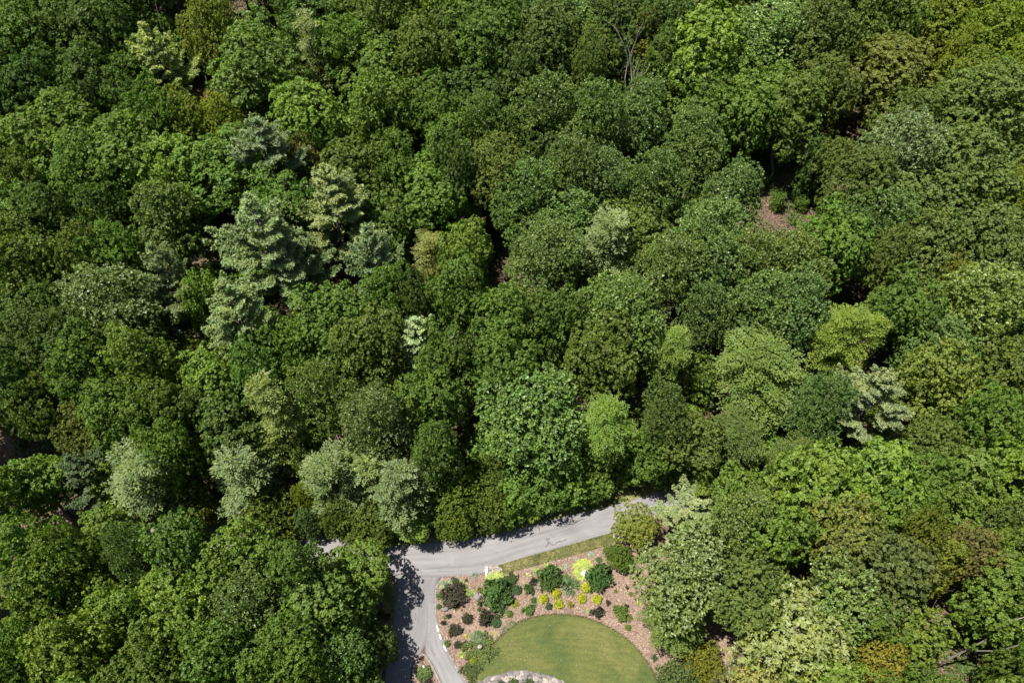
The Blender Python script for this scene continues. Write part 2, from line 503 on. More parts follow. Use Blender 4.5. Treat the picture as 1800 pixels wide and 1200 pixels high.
def pine_crown(seed, h=22.0, z0=9.0, Rr=5.4, gap=1.55, blade=.34, bw=.12, k=8):
    """White pine: whorls of upturned limbs, each ending in a flat plume of needle tufts, open air between the plumes."""
    g = np.random.default_rng(seed)
    TP, AX, BT, SH = [], [], [], []
    V, F = [], []
    lx, ly = g.normal(0, .35, 2)
    tube(V, F, [(0, 0, -1.2), (0, 0, .4), (lx*.4, ly*.4, h * .5), (lx, ly, h - .3)], [.36, .30, .19, .03], 6)
    def plume(c0, o, L, W, bt):
        sd = np.array([-o[1], o[0], 0]); sd = sd / max(np.linalg.norm(sd), 1e-3)
        n = int(5 + L * W * 34)
        for _ in range(n):
            w = g.uniform(0, 1); lat = g.uniform(-1, 1) * W * (1 - abs(2 * w - .9) ** 2.2 * .8)
            TP.append(c0 + o * L * w + sd * lat + np.array([0, 0, .22 * L * w * w - .12 * abs(lat) + g.normal(0, .05)]))
            AX.append(o * .55 + sd * lat / W * .5 + np.array([0, 0, .7]) + g.normal(0, .22, 3))
            BT.append(bt + g.normal(0, .06)); SH.append(w * g.uniform(.2, 1))
    z = z0
    while z < h - 1.0:
        f = (h - z) / (h - z0)
        base = Rr * min(1, 1.2 * f ** .75) * (1 if f < .8 else 1 - (f - .8) * 1.4)
        nb = g.integers(4, 6); a0 = g.uniform(0, 6.28)
        for i in range(nb):
            az = a0 + i * 6.283 / nb + g.normal(0, .3)
            L = max(.7, base * g.uniform(.55, 1.25))
            o = np.array([math.cos(az), math.sin(az), 0])
            pit = .02 + .5 * (1 - f) ** 1.5 + g.normal(0, .07)
            s0 = np.array([lx * z / h, ly * z / h, z + g.uniform(-.3, .3)])
            tipv = s0 + o * L + np.array([0, 0, L * pit + .1 * L]); midv = s0 + o * L * .5 + np.array([0, 0, L * pit * .35])
            tube(V, F, [s0, midv, tipv], [.055, .04, .012], 4)
            bt = .48 + g.normal(0, .1)
            d = nrm((tipv - midv)[None])[0]
            plume(midv - d * L * .18, d, L * .76, .26 + .115 * L, bt)
            for sgn in (-1, 1):
                if L < 1.4: continue
                a2 = az + sgn * g.uniform(.5, .9); o2 = np.array([math.cos(a2), math.sin(a2), .12])
                plume(s0 + (midv - s0) * g.uniform(.7, 1.1), o2, L * g.uniform(.30, .46), .18 + .065 * L, bt + g.normal(0, .05))
        z += gap * g.uniform(.8, 1.2) * (.65 + .5 * f)
    for j in range(6):
        az = j * 1.05; plume(np.array([lx, ly, h - 1.1 + j * .1]), nrm(np.array([[math.cos(az) * .5, math.sin(az) * .5, 1.0]]))[0], .9, .18, .55)
    TP = np.array(TP); AX = nrm(np.array(AX))
    q, t, s = rosettes(g, TP, AX, k, blade, bw, .35, 1.25, np.array(BT), np.array(SH), .35)
    return quads_mesh('crown', q, {'tint': t, 'shoot': s}), mesh_from('trunk', V, F)

def bare_tree(seed, h, r0, levels=4, spread=.6, lean=(0, 0), trunk_frac=.45, nb=(2, 4), sides=6):
    g = np.random.default_rng(seed)
    V, F = [], []
    def grow(p, d, L, r, lev):
        q = p + d * L * .5 + g.normal(0, .05 * L, 3); e = p + d * L + g.normal(0, .05 * L, 3)
        tube(V, F, [p, q, e], [r, r * .8, r * .55], sides if lev == 0 else 4)
        if lev >= levels: return
        for i in range(g.integers(*nb)):
            f = g.uniform(.5, 1.0) if i else 1.0
            s = p + (e - p) * f
            dd = nrm((d + g.normal(0, spread, 3) + np.array([0, 0, .12]))[None])[0]
            grow(s, dd, L * g.uniform(.5, .8), r * .5, lev + 1)
    grow(np.array([0, 0, -.8]), nrm(np.array([[lean[0], lean[1], 1.0]]))[0], h * trunk_frac, r0, 0)
    return mesh_from('branches', V, F)

def rock_mesh(seed, sx, sy, sz, name='stone', sub=1, jit=.22):
    import bmesh
    g = np.random.default_rng(seed)
    bm = bmesh.new()
    bmesh.ops.create_icosphere(bm, subdivisions=sub + 1, radius=1)
    ph = g.uniform(0, 6.28, 6)
    for v in bm.verts:
        k = 1 + jit * (math.sin(v.co.x * 3 + ph[0]) + math.sin(v.co.y * 3.3 + ph[1]) + math.sin(v.co.z * 2.7 + ph[2])) * .5 + g.normal(0, jit * .15)
        c = v.co * k
        c = Vector([math.copysign(abs(t) ** .8, t) for t in c])
        v.co = Vector((c.x * sx, c.y * sy, c.z * sz))
    me = bpy.data.meshes.new(name); bm.to_mesh(me); bm.free()
    return me

# prototypes: (crown mesh, trunk mesh, prototype crown diameter, prototype height, crown-centre fraction of the height)
PROTO = {}
def add_protos(kind, fn, seeds, D, H, matname, bark='bark', cf=.72):
    L = []
    for s in seeds:
        c, t = fn(s)
        c.materials.append(M[matname]); t.materials.append(M[bark])
        L.append((c, t, D, H, cf))
    PROTO[kind] = L
add_protos('round', lambda s: broad_crown(s), range(11, 17), 10, 18, 'leaf')
add_protos('bold', lambda s: broad_crown(s, ll=.31, lw=.20, kl=7, kt=7, sub=.9, rl=1.3, dmin=1.75, irr=.8, up=.7, th=(.7, 1.5)), range(21, 25), 10, 18, 'leaf')
add_protos('dense', lambda s: broad_crown(s, ll=.25, lw=.16, kl=7, kt=5, sub=.70, rl=.9, dmin=1.25, irr=.5, up=.8, th=(.8, 1.5), flat_top=2.0), range(31, 35), 10, 18, 'leaf')
add_protos('glint', lambda s: broad_crown(s, ll=.30, lw=.16, kl=7, kt=7, sub=.8, rl=1.1, dmin=1.5, irr=.85, up=1.0, th=(.15, 1.0), wind=(.45, -.25, .1), shoot_pow=1.3), range(41, 46), 10, 18, 'gloss_leaf')
add_protos('sparse', lambda s: broad_crown(s, ll=.33, lw=.18, kl=6, kt=5, sub=.85, rl=1.05, dmin=1.7, irr=.8, up=.6, shoot_pow=1.0), range(51, 53), 10, 18, 'leaf', 'pale_bark')
add_protos('fan', lambda s: fan_crown(s), range(61, 65), 10, 15, 'leaf', 'bark', .66)
add_protos('plume', lambda s: fan_crown(s, Rr=4.2, h=15, z0=2.0, nf=70, fl=2.4, ll=.36, lw=.15, rise=.35, droop=.8, flat_top=1.5, irr=1.1, step=.2), range(71, 75), 7.6, 15, 'leaf', 'bark', .6)
add_protos('pine', lambda s: pine_crown(s), range(81, 86), 9.6, 22, 'needle', 'bark', .76)
add_protos('low', lambda s: broad_crown(s, Rr=3.0, h=7.5, z0=1.4, ll=.33, lw=.19, kl=6, kt=5, sub=.75, rl=.9, dmin=1.15, irr=.6, low=-.1), range(91, 94), 6, 7.5, 'leaf', 'bark', .62)
add_protos('lowfine', lambda s: broad_crown(s, Rr=3.0, h=7.0, z0=.9, ll=.24, lw=.11, kl=8, kt=6, sub=.6, rl=.85, dmin=1.05, irr=.4, low=-.1, th=(.3, 1.2)), range(95, 98), 6, 7.0, 'leaf', 'bark', .6)

# kind code: (prototype family, leaf colour rgb + shoot paleness, words for the label, name, category)
KIND = {
 'B': ('round', (.050, .098, .016, .15), 'mid green broadleaf tree', 'broadleaf_tree'),
 'D': ('round', (.032, .068, .016, .08), 'dark green broadleaf tree', 'broadleaf_tree'),
 'L': ('bold', (.074, .132, .022, .25), 'bright green broadleaf tree', 'broadleaf_tree'),
 'Y': ('dense', (.105, .135, .010, .15), 'yellow-green leafy tree', 'broadleaf_tree'),
 'O': ('dense', (.054, .080, .018, .15), 'olive green broadleaf tree', 'broadleaf_tree'),
 'Q': ('round', (.058, .092, .014, .25), 'dull olive broadleaf tree', 'broadleaf_tree'),
 'S': ('glint', (.072, .112, .034, .45), 'pale-tipped broadleaf tree', 'broadleaf_tree'),
 'C': ('dense', (.052, .084, .026, .20), 'dense grey-green broadleaf tree', 'broadleaf_tree'),
 'W': ('sparse', (.17, .19, .075, .60), 'cream-green thin-leaved tree', 'broadleaf_tree'),
 'P': ('pine', (.105, .150, .085, .30), 'pale blue-green pine', 'pine_tree'),
 'G': ('pine', (.060, .092, .058, .20), 'grey-green pine', 'pine_tree'),
 'H': ('fan', (.040, .070, .015, .10), 'dark feathery tree', 'feathery_tree'),
 'F': ('fan', (.075, .125, .018, .2), 'fresh green feathery tree', 'feathery_tree'),
 'X': ('plume', (.130, .175, .055, .35), 'pale lime plumed tree', 'feathery_tree'),
 'E': ('plume', (.100, .145, .070, .35), 'pale sage plumed tree', 'feathery_tree'),
 'R': ('dense', (.075, .080, .028, .1), 'brown-tinged thinning tree', 'broadleaf_tree'),
 'N': ('low', (.055, .105, .016, .15), 'low green tree', 'small_tree'),
 'V': ('lowfine', (.060, .095, .014, .15), 'low rounded green tree', 'small_tree'),
 'U': ('lowfine', (.060, .100, .060, .15), 'low blue-green tree', 'small_tree'),
}

# ------------------------------------------------------------------ the setting: ground, road, drive, lawn, beds
def grid_mesh(name, x0, x1, y0, y1, step, zoff=0):
    xs = np.arange(x0, x1 + .01, step); ys = np.arange(y0, y1 + .01, step)
    X, Y = np.meshgrid(xs, ys); Z = terrain(X, Y) + zoff
    V = np.stack([X, Y, Z], -1).reshape(-1, 3); nx = len(xs); ny = len(ys)
    F = [(j*nx+i, j*nx+i+1, (j+1)*nx+i+1, (j+1)*nx+i) for j in range(ny-1) for i in range(nx-1)]
    return mesh_from(name, V, F)
gm = grid_mesh('forest_floor', -480, 480, -160, 620, 4)
tag(link('forest_floor', gm, M['litter']), 'forest floor of rusty leaf litter under the trees', None, kind='structure')

def slab(name, pts, z0, z1, material):
    n = len(pts)
    V = [(x, y, z1) for x, y in pts] + [(x, y, z0) for x, y in pts]
    F = [tuple(range(n))] + [(i, i + n, (i + 1) % n + n, (i + 1) % n) for i in range(n)]
    a = sum(pts[i][0] * pts[(i+1) % n][1] - pts[(i+1) % n][0] * pts[i][1] for i in range(n))
    if a < 0: F = [tuple(reversed(f)) for f in F]
    return link(name, mesh_from(name, V, F), material)

def smooth_line(pts, k=6):
    P = np.array(pts, float); out = []
    for i in range(len(P) - 1):
        p0 = P[max(i-1, 0)]; p1 = P[i]; p2 = P[i+1]; p3 = P[min(i+2, len(P)-1)]
        for j in range(k):
            t = j / k
            out.append(.5 * ((2*p1) + (-p0+p2)*t + (2*p0-5*p1+4*p2-p3)*t*t + (-p0+3*p1-3*p2+p3)*t**3))
    out.append(P[-1]); return np.array(out)

def strip(name, left, right, z, material, nseg=8):
    """A paved strip between two edge lines of equal length, with u across (0..4) and v along in metres."""
    n = len(left); V, F, UV = [], [], []
    v = 0
    for i in range(n):
        if i: v += np.linalg.norm((left[i] + right[i]) / 2 - (left[i-1] + right[i-1]) / 2)
        for j in range(nseg + 1):
            f = j / nseg; p = left[i] * (1 - f) + right[i] * f
            V.append((p[0], p[1], z)); UV.append((4 * f, v))
    w = nseg + 1
    for i in range(n - 1):
        for j in range(nseg):
            F.append((i*w+j, i*w+j+1, (i+1)*w+j+1, (i+1)*w+j))
    me = mesh_from(name, V, F)
    uvl = me.uv_layers.new(name='UVMap')
    for lp in me.loops: uvl.data[lp.index].uv = UV[lp.vertex_index]
    if me.polygons[0].normal.z < 0: me.flip_normals()
    return link(name, me, material)

# main road: far (upper) and near (lower) edges in matching steps
up_px = [(-330, 800), (-120, 850), (60, 880), (200, 893), (330, 902), (480, 925), (600, 945), (690, 957), (770, 951), (830, 945), (905, 930), (1000, 905), (1085, 885), (1170, 860), (1290, 833), (1380, 818), (1500, 800), (1700, 775), (1950, 750), (2200, 735)]
lo_px = [(-340, 850), (-120, 900), (60, 930), (200, 946), (330, 958), (480, 980), (600, 1000), (690, 1009), (776, 1014), (850, 1007), (927, 979), (1000, 959), (1070, 939), (1180, 905), (1300, 872), (1390, 856), (1510, 840), (1710, 815), (1955, 790), (2200, 775)]
up_w = smooth_line(flat(up_px)); lo_w = smooth_line(flat(lo_px))
tag(strip('road', lo_w, up_w, .036, M['road']), 'pale grey asphalt lane curving between the woods and the garden', None, kind='structure')

# driveway: from the junction down past the island, two branches
dl = smooth_line(flat([(689, 1003), (694, 1030), (693, 1060), (690, 1100), (684, 1130), (680, 1160), (676, 1200), (670, 1290), (664, 1420)]))
dr = smooth_line(flat([(776, 1010), (767, 1034), (766, 1060), (768, 1095), (764, 1122), (756, 1140), (744, 1152), (722, 1190), (716, 1290)]))
n_ = len(dl); drv = smooth_line(flat([(776, 1010), (767, 1030), (766, 1060), (766, 1085), (757, 1115), (740, 1146), (727, 1166), (722, 1200), (722, 1420)]))
tag(strip('driveway', dl, drv[:n_], .028, M['drive']), 'asphalt driveway running down from the lane past the planted island', None, kind='structure')
bl = smooth_line(flat([(752, 1060), (750, 1100), (748, 1147), (760, 1166), (776, 1200), (800, 1250), (835, 1330)]))
br = smooth_line(flat([(766, 1060), (768, 1092), (778, 1128), (797, 1166), (819, 1200), (850, 1250), (890, 1330)]))
tag(strip('side_driveway', bl, br, .032, M['road']), 'narrow asphalt branch of the driveway curving beside the garden bed', None, kind='structure')

# mulch bed, lawn and verges
bed = [(768, 1030), (779, 1016), (800, 1013), (850, 1009), (880, 1001), (960, 986), (1080, 946), (1120, 930), (1220, 960), (1290, 1060), (1290, 1150), (1250, 1240), (1230, 1330), (905, 1330), (862, 1250), (822, 1200), (800, 1166), (781, 1128), (770, 1095), (767, 1060)]
bed_w = [tuple(p) for p in smooth_line(flat(bed + bed[:1]), 4)[:-1]]
tag(slab('mulch_bed', bed_w, -.1, .05, M['mulch']), 'pinkish brown mulch bed round the lawn', None, kind='structure')
lawn_px = [(826, 1202), (833, 1185), (841, 1170), (851, 1153), (862, 1138), (875, 1123), (889, 1110), (905, 1098), (925, 1088), (957, 1081), (993, 1080), (1016, 1083), (1037, 1088), (1073, 1103), (1107, 1127), (1130, 1153), (1147, 1180), (1156, 1203), (1163, 1240), (1160, 1290), (1130, 1330), (1050, 1352), (950, 1352), (870, 1330), (830, 1290), (820, 1240)]
lawn_w = [tuple(p) for p in smooth_line(flat(lawn_px + lawn_px[:1]), 4)[:-1]]
tag(slab('lawn', lawn_w, -.1, .10, M['lawn']), 'round mown lawn with dry straw-coloured patches', None, kind='structure')
verge_px = [(874, 994), (905, 984), (950, 972), (1010, 955), (1072, 937), (1084, 941), (1080, 953), (1030, 970), (960, 989), (905, 1004), (886, 1009)]
verge_w = [tuple(p) for p in smooth_line(flat(verge_px + verge_px[:1]), 3)[:-1]]
tag(slab('grass_verge', verge_w, -.1, .075, M['verge']), 'rough grass verge between the lane and the mulch bed', None, kind='structure')
v2 = flat([(660, 962), (720, 957), (770, 952), (830, 946), (905, 931), (1000, 906), (1085, 886), (1180, 858), (1180, 838), (1085, 862), (1000, 882), (905, 908), (830, 924), (770, 932), (700, 938), (650, 942)])
tag(slab('wooded_verge', v2, -.1, .05, M['verge']), 'strip of grass along the wooded side of the lane', None, kind='structure')
v3 = flat([(688, 1006), (693, 1030), (692, 1060), (689, 1098), (670, 1100), (672, 1060), (672, 1020)])
tag(slab('drive_verge', v3, -.1, .04, M['verge']), 'dark grass strip left of the driveway', None, kind='structure')

# planted island between the two drive branches
isl_px = [(742, 1149), (736, 1156), (729, 1170), (726, 1190), (725, 1230), (725, 1330), (830, 1330), (798, 1250), (774, 1200), (759, 1169), (749, 1154)]
isl_w = [tuple(p) for p in smooth_line(flat(isl_px + isl_px[:1]), 4)[:-1]]
tag(slab('island_bed', isl_w, -.1, .09, M['mulch']), 'teardrop mulch island between the driveway branches', None, kind='structure')

def kerb(name, line, w, h, label, material='kerb'):
    P = np.array(line); n = len(P); V, F = [], []
    for i in range(n):
        t = P[min(i+1, n-1)] - P[max(i-1, 0)]; t = t / np.linalg.norm(t); nv = np.array([-t[1], t[0]])
        for s, z in ((-.5, -.1), (-.5, h), (.5, h), (.5, -.1)):
            q = P[i] + nv * w * s; V.append((q[0], q[1], z))
    for i in range(n - 1):
        for j in range(4):
            F.append((i*4+j, i*4+(j+1) % 4, (i+1)*4+(j+1) % 4, (i+1)*4+j))
    F += [(3, 2, 1, 0), ((n-1)*4, (n-1)*4+1, (n-1)*4+2, (n-1)*4+3)]
    o = link(name, mesh_from(name, V, F), M[material])
    return tag(o, label, None, kind='structure')
kerb('kerb', isl_w + isl_w[:1], .16, .16, 'low kerb round the planted island')
kerb('kerb', smooth_line(flat([(779, 1015), (767, 1032), (766, 1060), (768, 1093), (779, 1128), (798, 1166), (820, 1200), (852, 1250), (892, 1330)])), .16, .12, 'low kerb between the driveway and the mulch bed')
kerb('kerb', smooth_line(flat([(679, 1095), (677, 1130), (673, 1160), (668, 1200), (662, 1290), (656, 1420)])), .18, .16, 'dark kerb along the left edge of the driveway')

# tar-sealed cracks in the lane (narrow strips lying on the asphalt)
road_o = bpy.data.objects['road']
def crack(lines, w=.07):
    V, F = [], []
    for ln in lines:
        P = smooth_line(flat(ln), 3)
        n = len(P); b0 = len(V)
        for i in range(n):
            t = P[min(i+1, n-1)] - P[max(i-1, 0)]; t = t / np.linalg.norm(t); nv = np.array([-t[1], t[0]])
            ww = w * (.5 + .6 * R.random())
            jx = R.uniform(-.04, .04)
            for s in (-.5, .5): V.append((*(P[i] + nv * (ww * s + jx)), .042))
        for i in range(n - 1): F.append((b0+2*i, b0+2*i+1, b0+2*i+3, b0+2*i+2))
    me = mesh_from('crack_seal', V, F)
    o = link('crack_seal', me, M['tar'], road_o)
    o['label'] = 'black tar squiggle sealing a crack in the lane'
def z5(X, Y): return (900 + X / 6, 840 + Y / 6)
crack([[z5(480, 465), z5(540, 480), z5(590, 485), z5(660, 465), z5(720, 440), z5(765, 430)],
       [z5(485, 500), z5(540, 513), z5(590, 495), z5(650, 480), z5(700, 455)],
       [z5(500, 480), z5(560, 488), z5(620, 455), z5(680, 448)]], .11)
crack([[z5(358, 638), z5(398, 636)], [z5(360, 640), z5(375, 655), z5(395, 648)], [z5(372, 660), z5(382, 690), z5(356, 725)],
       [z5(382, 690), z5(398, 677), z5(415, 695), z5(455, 703), z5(465, 680), z5(520, 668), z5(580, 642)]], .10)
crack([[z5(1460, 155), z5(1540, 150), z5(1570, 165), z5(1640, 150)], [z5(1465, 185), z5(1520, 190), z5(1580, 180)], [z5(1510, 210), z5(1560, 205), z5(1600, 170)]], .10)
crack([[(730, 1076), (731, 1083), (730, 1090)], [(735, 1087), (736, 1089)]], .06)
crack([[(750, 1125), (757, 1140), (765, 1152)], [(753, 1125), (761, 1142)]], .05)
crack([[(790, 992), (770, 998), (740, 1001), (700, 1003)], [(800, 1003), (770, 1004)]], .035)

# ------------------------------------------------------------------ loose ground cover (uncountable)
from mathutils.geometry import intersect_point_tri_2d
def in_poly(poly, x, y):
    poly = np.asarray(poly); x = np.asarray(x); y = np.asarray(y)
    c = np.zeros(x.shape, bool); j = len(poly) - 1
    for i in range(len(poly)):
        xi, yi = poly[i]; xj, yj = poly[j]
        with np.errstate(divide='ignore', invalid='ignore'):
            k = ((yi > y) != (yj > y)) & (x < (xj - xi) * (y - yi) / (yj - yi + 1e-12) + xi)
        c ^= k; j = i
    return c

def scatter(polys, n, exclude=()):
    P = np.concatenate([np.asarray(p) for p in polys])
    x = RN.uniform(P[:, 0].min(), P[:, 0].max(), n); y = RN.uniform(P[:, 1].min(), P[:, 1].max(), n)
    k = np.zeros(n, bool)
    for p in polys: k |= in_poly(p, x, y)
    for p in exclude: k &= ~in_poly(p, x, y)
    return x[k], y[k]

x, y = scatter([bed_w, isl_w], 95000, [lawn_w, verge_w])
n = len(x); ang = RN.uniform(0, 6.28, n)
pos = np.stack([x, y, np.full(n, .06) + RN.uniform(0, .05, n)], 1)
dv = np.stack([np.cos(ang), np.sin(ang), RN.normal(0, .22, n)], 1)
nv = np.array([[0, 0, 1.0]]) + RN.normal(0, .35, (n, 3))
q = leaves(pos, dv, nv, RN.uniform(.14, .38, n), RN.uniform(.035, .085, n), .1)
q[..., 2] = np.maximum(q[..., 2], .052)
o = link('mulch_chips', quads_mesh('mulch_chips', q, {'tint': np.clip(RN.normal(.5, .24, n), 0, 1)}), M['chip'])
tag(o, 'shredded bark and needles strewn over the mulch bed', None, kind='stuff')

x, y = scatter([np.concatenate([up_w, lo_w[::-1]]), np.concatenate([dl, drv[:n_][::-1]])], 30000)
de = np.min(np.hypot(x[:, None] - np.concatenate([up_w, lo_w, dl, drv])[None, :, 0], y[:, None] - np.concatenate([up_w, lo_w, dl, drv])[None, :, 1]), 1)
k = RN.random(len(x)) < np.exp(-de / .5) * .6 + .006
x, y = x[k], y[k]; n = len(x); ang = RN.uniform(0, 6.28, n)
q = leaves(np.stack([x, y, np.full(n, .05)], 1), np.stack([np.cos(ang), np.sin(ang), RN.uniform(0, .2, n)], 1), np.array([[0, 0, 1.0]]) + RN.normal(0, .25, (n, 3)), RN.uniform(.08, .2, n), RN.uniform(.05, .11, n))
o = link('fallen_leaves', quads_mesh('fallen_leaves', q, {'tint': np.clip(RN.normal(.3, .2, n), 0, 1)}), M['chip'])
tag(o, 'dead leaves blown along the edges of the paving', None, kind='stuff')

def blades(name, polys, n, h, zb, tint, label, exclude=()):
    x, y = scatter(polys, n, exclude)
    n = len(x)
    pos = np.stack([x, y, np.full(n, zb)], 1)
    dv = RN.normal(0, .55, (n, 3)); dv[:, 2] = 1
    q = leaves(pos, dv, RN.normal(0, 1, (n, 3)), RN.uniform(.6, 1.3, n) * h, RN.uniform(.02, .05, n) + h * .12, .1)
    cl = .5 + .5 * np.sin(x * .9 + np.sin(y * 1.1) * 2) * np.sin(y * 1.3 + 1)
    o = link(name, quads_mesh(name, q, {'tint': np.clip(tint + .25 * (cl - .5) + RN.normal(0, .16, n), 0, 1)}), M['blade'])
    tag(o, label, None, kind='stuff')
g0 = np.array(lawn_w); tt = RN.integers(0, len(g0), 9000); ff = RN.random(9000)[:, None]
ed = g0[tt] * (1 - ff) + g0[(tt + 1) % len(g0)] * ff + RN.normal(0, .07, (9000, 2)); n = len(ed)
dv = RN.normal(0, .6, (n, 3)); dv[:, 2] = 1
o = link('lawn_edge_grass', quads_mesh('lawn_edge_grass', leaves(np.stack([ed[:, 0], ed[:, 1], np.full(n, .05)], 1), dv, RN.normal(0, 1, (n, 3)), RN.uniform(.06, .2, n), RN.uniform(.03, .06, n)), {'tint': np.clip(RN.normal(.35, .2, n), 0, 1)}), M['blade'])
tag(o, 'uneven fringe of grass along the lawn edge', None, kind='stuff')
blades('lawn_grass', [lawn_w], 120000, .07, .095, .5, 'short mown blades of the lawn')
blades('verge_grass', [verge_w], 30000, .14, .07, .78, 'rough half-dry grass growing on the verge')
blades('wooded_verge_grass', [v2, v3], 26000, .22, .04, .3, 'long green grass along the wooded edge of the lane', [list(map(tuple, up_w)) + list(map(tuple, lo_w[::-1]))])

# ------------------------------------------------------------------ trees
TREES = []        # dict(x,y,px,py,dpx,kind,label,land,obj)
LAND = []         # (px, py, phrase)
def place(kind, x, y, D, h, label=None, land=None, col=None, mute=1.0):
    fam, base, desc, name = KIND[kind]
    cm, tm, pD, pH, cf = R.choice(PROTO[fam])
    z = float(terrain(x, y))
    e = empty(name, (x, y, z - .1))
    s = D / pD * {'pine': 1.3, 'plume': 1.28}.get(fam, 1.07)
    if fam == 'pine': h = h * .9
    e.scale = (s * R.uniform(.93, 1.07), s * R.uniform(.93, 1.07), h / pH)
    e.rotation_euler = (R.gauss(0, .02), R.gauss(0, .02), R.uniform(0, 6.283) if fam != 'glint' else R.uniform(-.6, .6))
    t = link('trunk', tm, None, e); c = link('crown', cm, None, e)
    b = list(col or base)
    v = R.uniform(.82, 1.2) * mute; hu = R.gauss(.02, .06)
    kr, kg, kb = {'pine': (1.95, 1.9, 1.45), 'plume': (.92, .98, .56), 'glint': (1.70, 1.84, 1.3), 'low': (1.7, 1.65, .9), 'lowfine': (1.6, 1.5, .85)}.get(fam, (1.68, 1.56, .80))
    c.color = (b[0] * kr * v * (1 + hu), b[1] * kg * v, b[2] * kb * v * (1 - .5 * hu), b[3] * R.uniform(.7, 1.3))
    e['category'] = 'tree'
    cx, cy, dep = project(x, y, z + cf * h)
    T = dict(x=x, y=y, D=D, h=h, cx=cx, cy=cy, dpx=D * FPX / dep, kind=kind, obj=e, desc=desc, label=label, land=land)
    TREES.append(T)
    if land: LAND.append((cx, cy, land))
    return T

def hand(px, py, dpx, kind, label=None, land=None, h=None, col=None):
    cf = PROTO[KIND[kind][0]][0][4]
    if h is None:
        h = {'P': 24, 'G': 22, 'H': 16, 'F': 16, 'X': 16, 'E': 16, 'N': 8, 'V': 7.5, 'U': 7.5}.get(kind, R.uniform(17.5, 21))
    (x, y, z), dep = unproject(px, py, cf * h)
    return place(kind, x, y, dpx * dep / FPX, h, label, land, col)

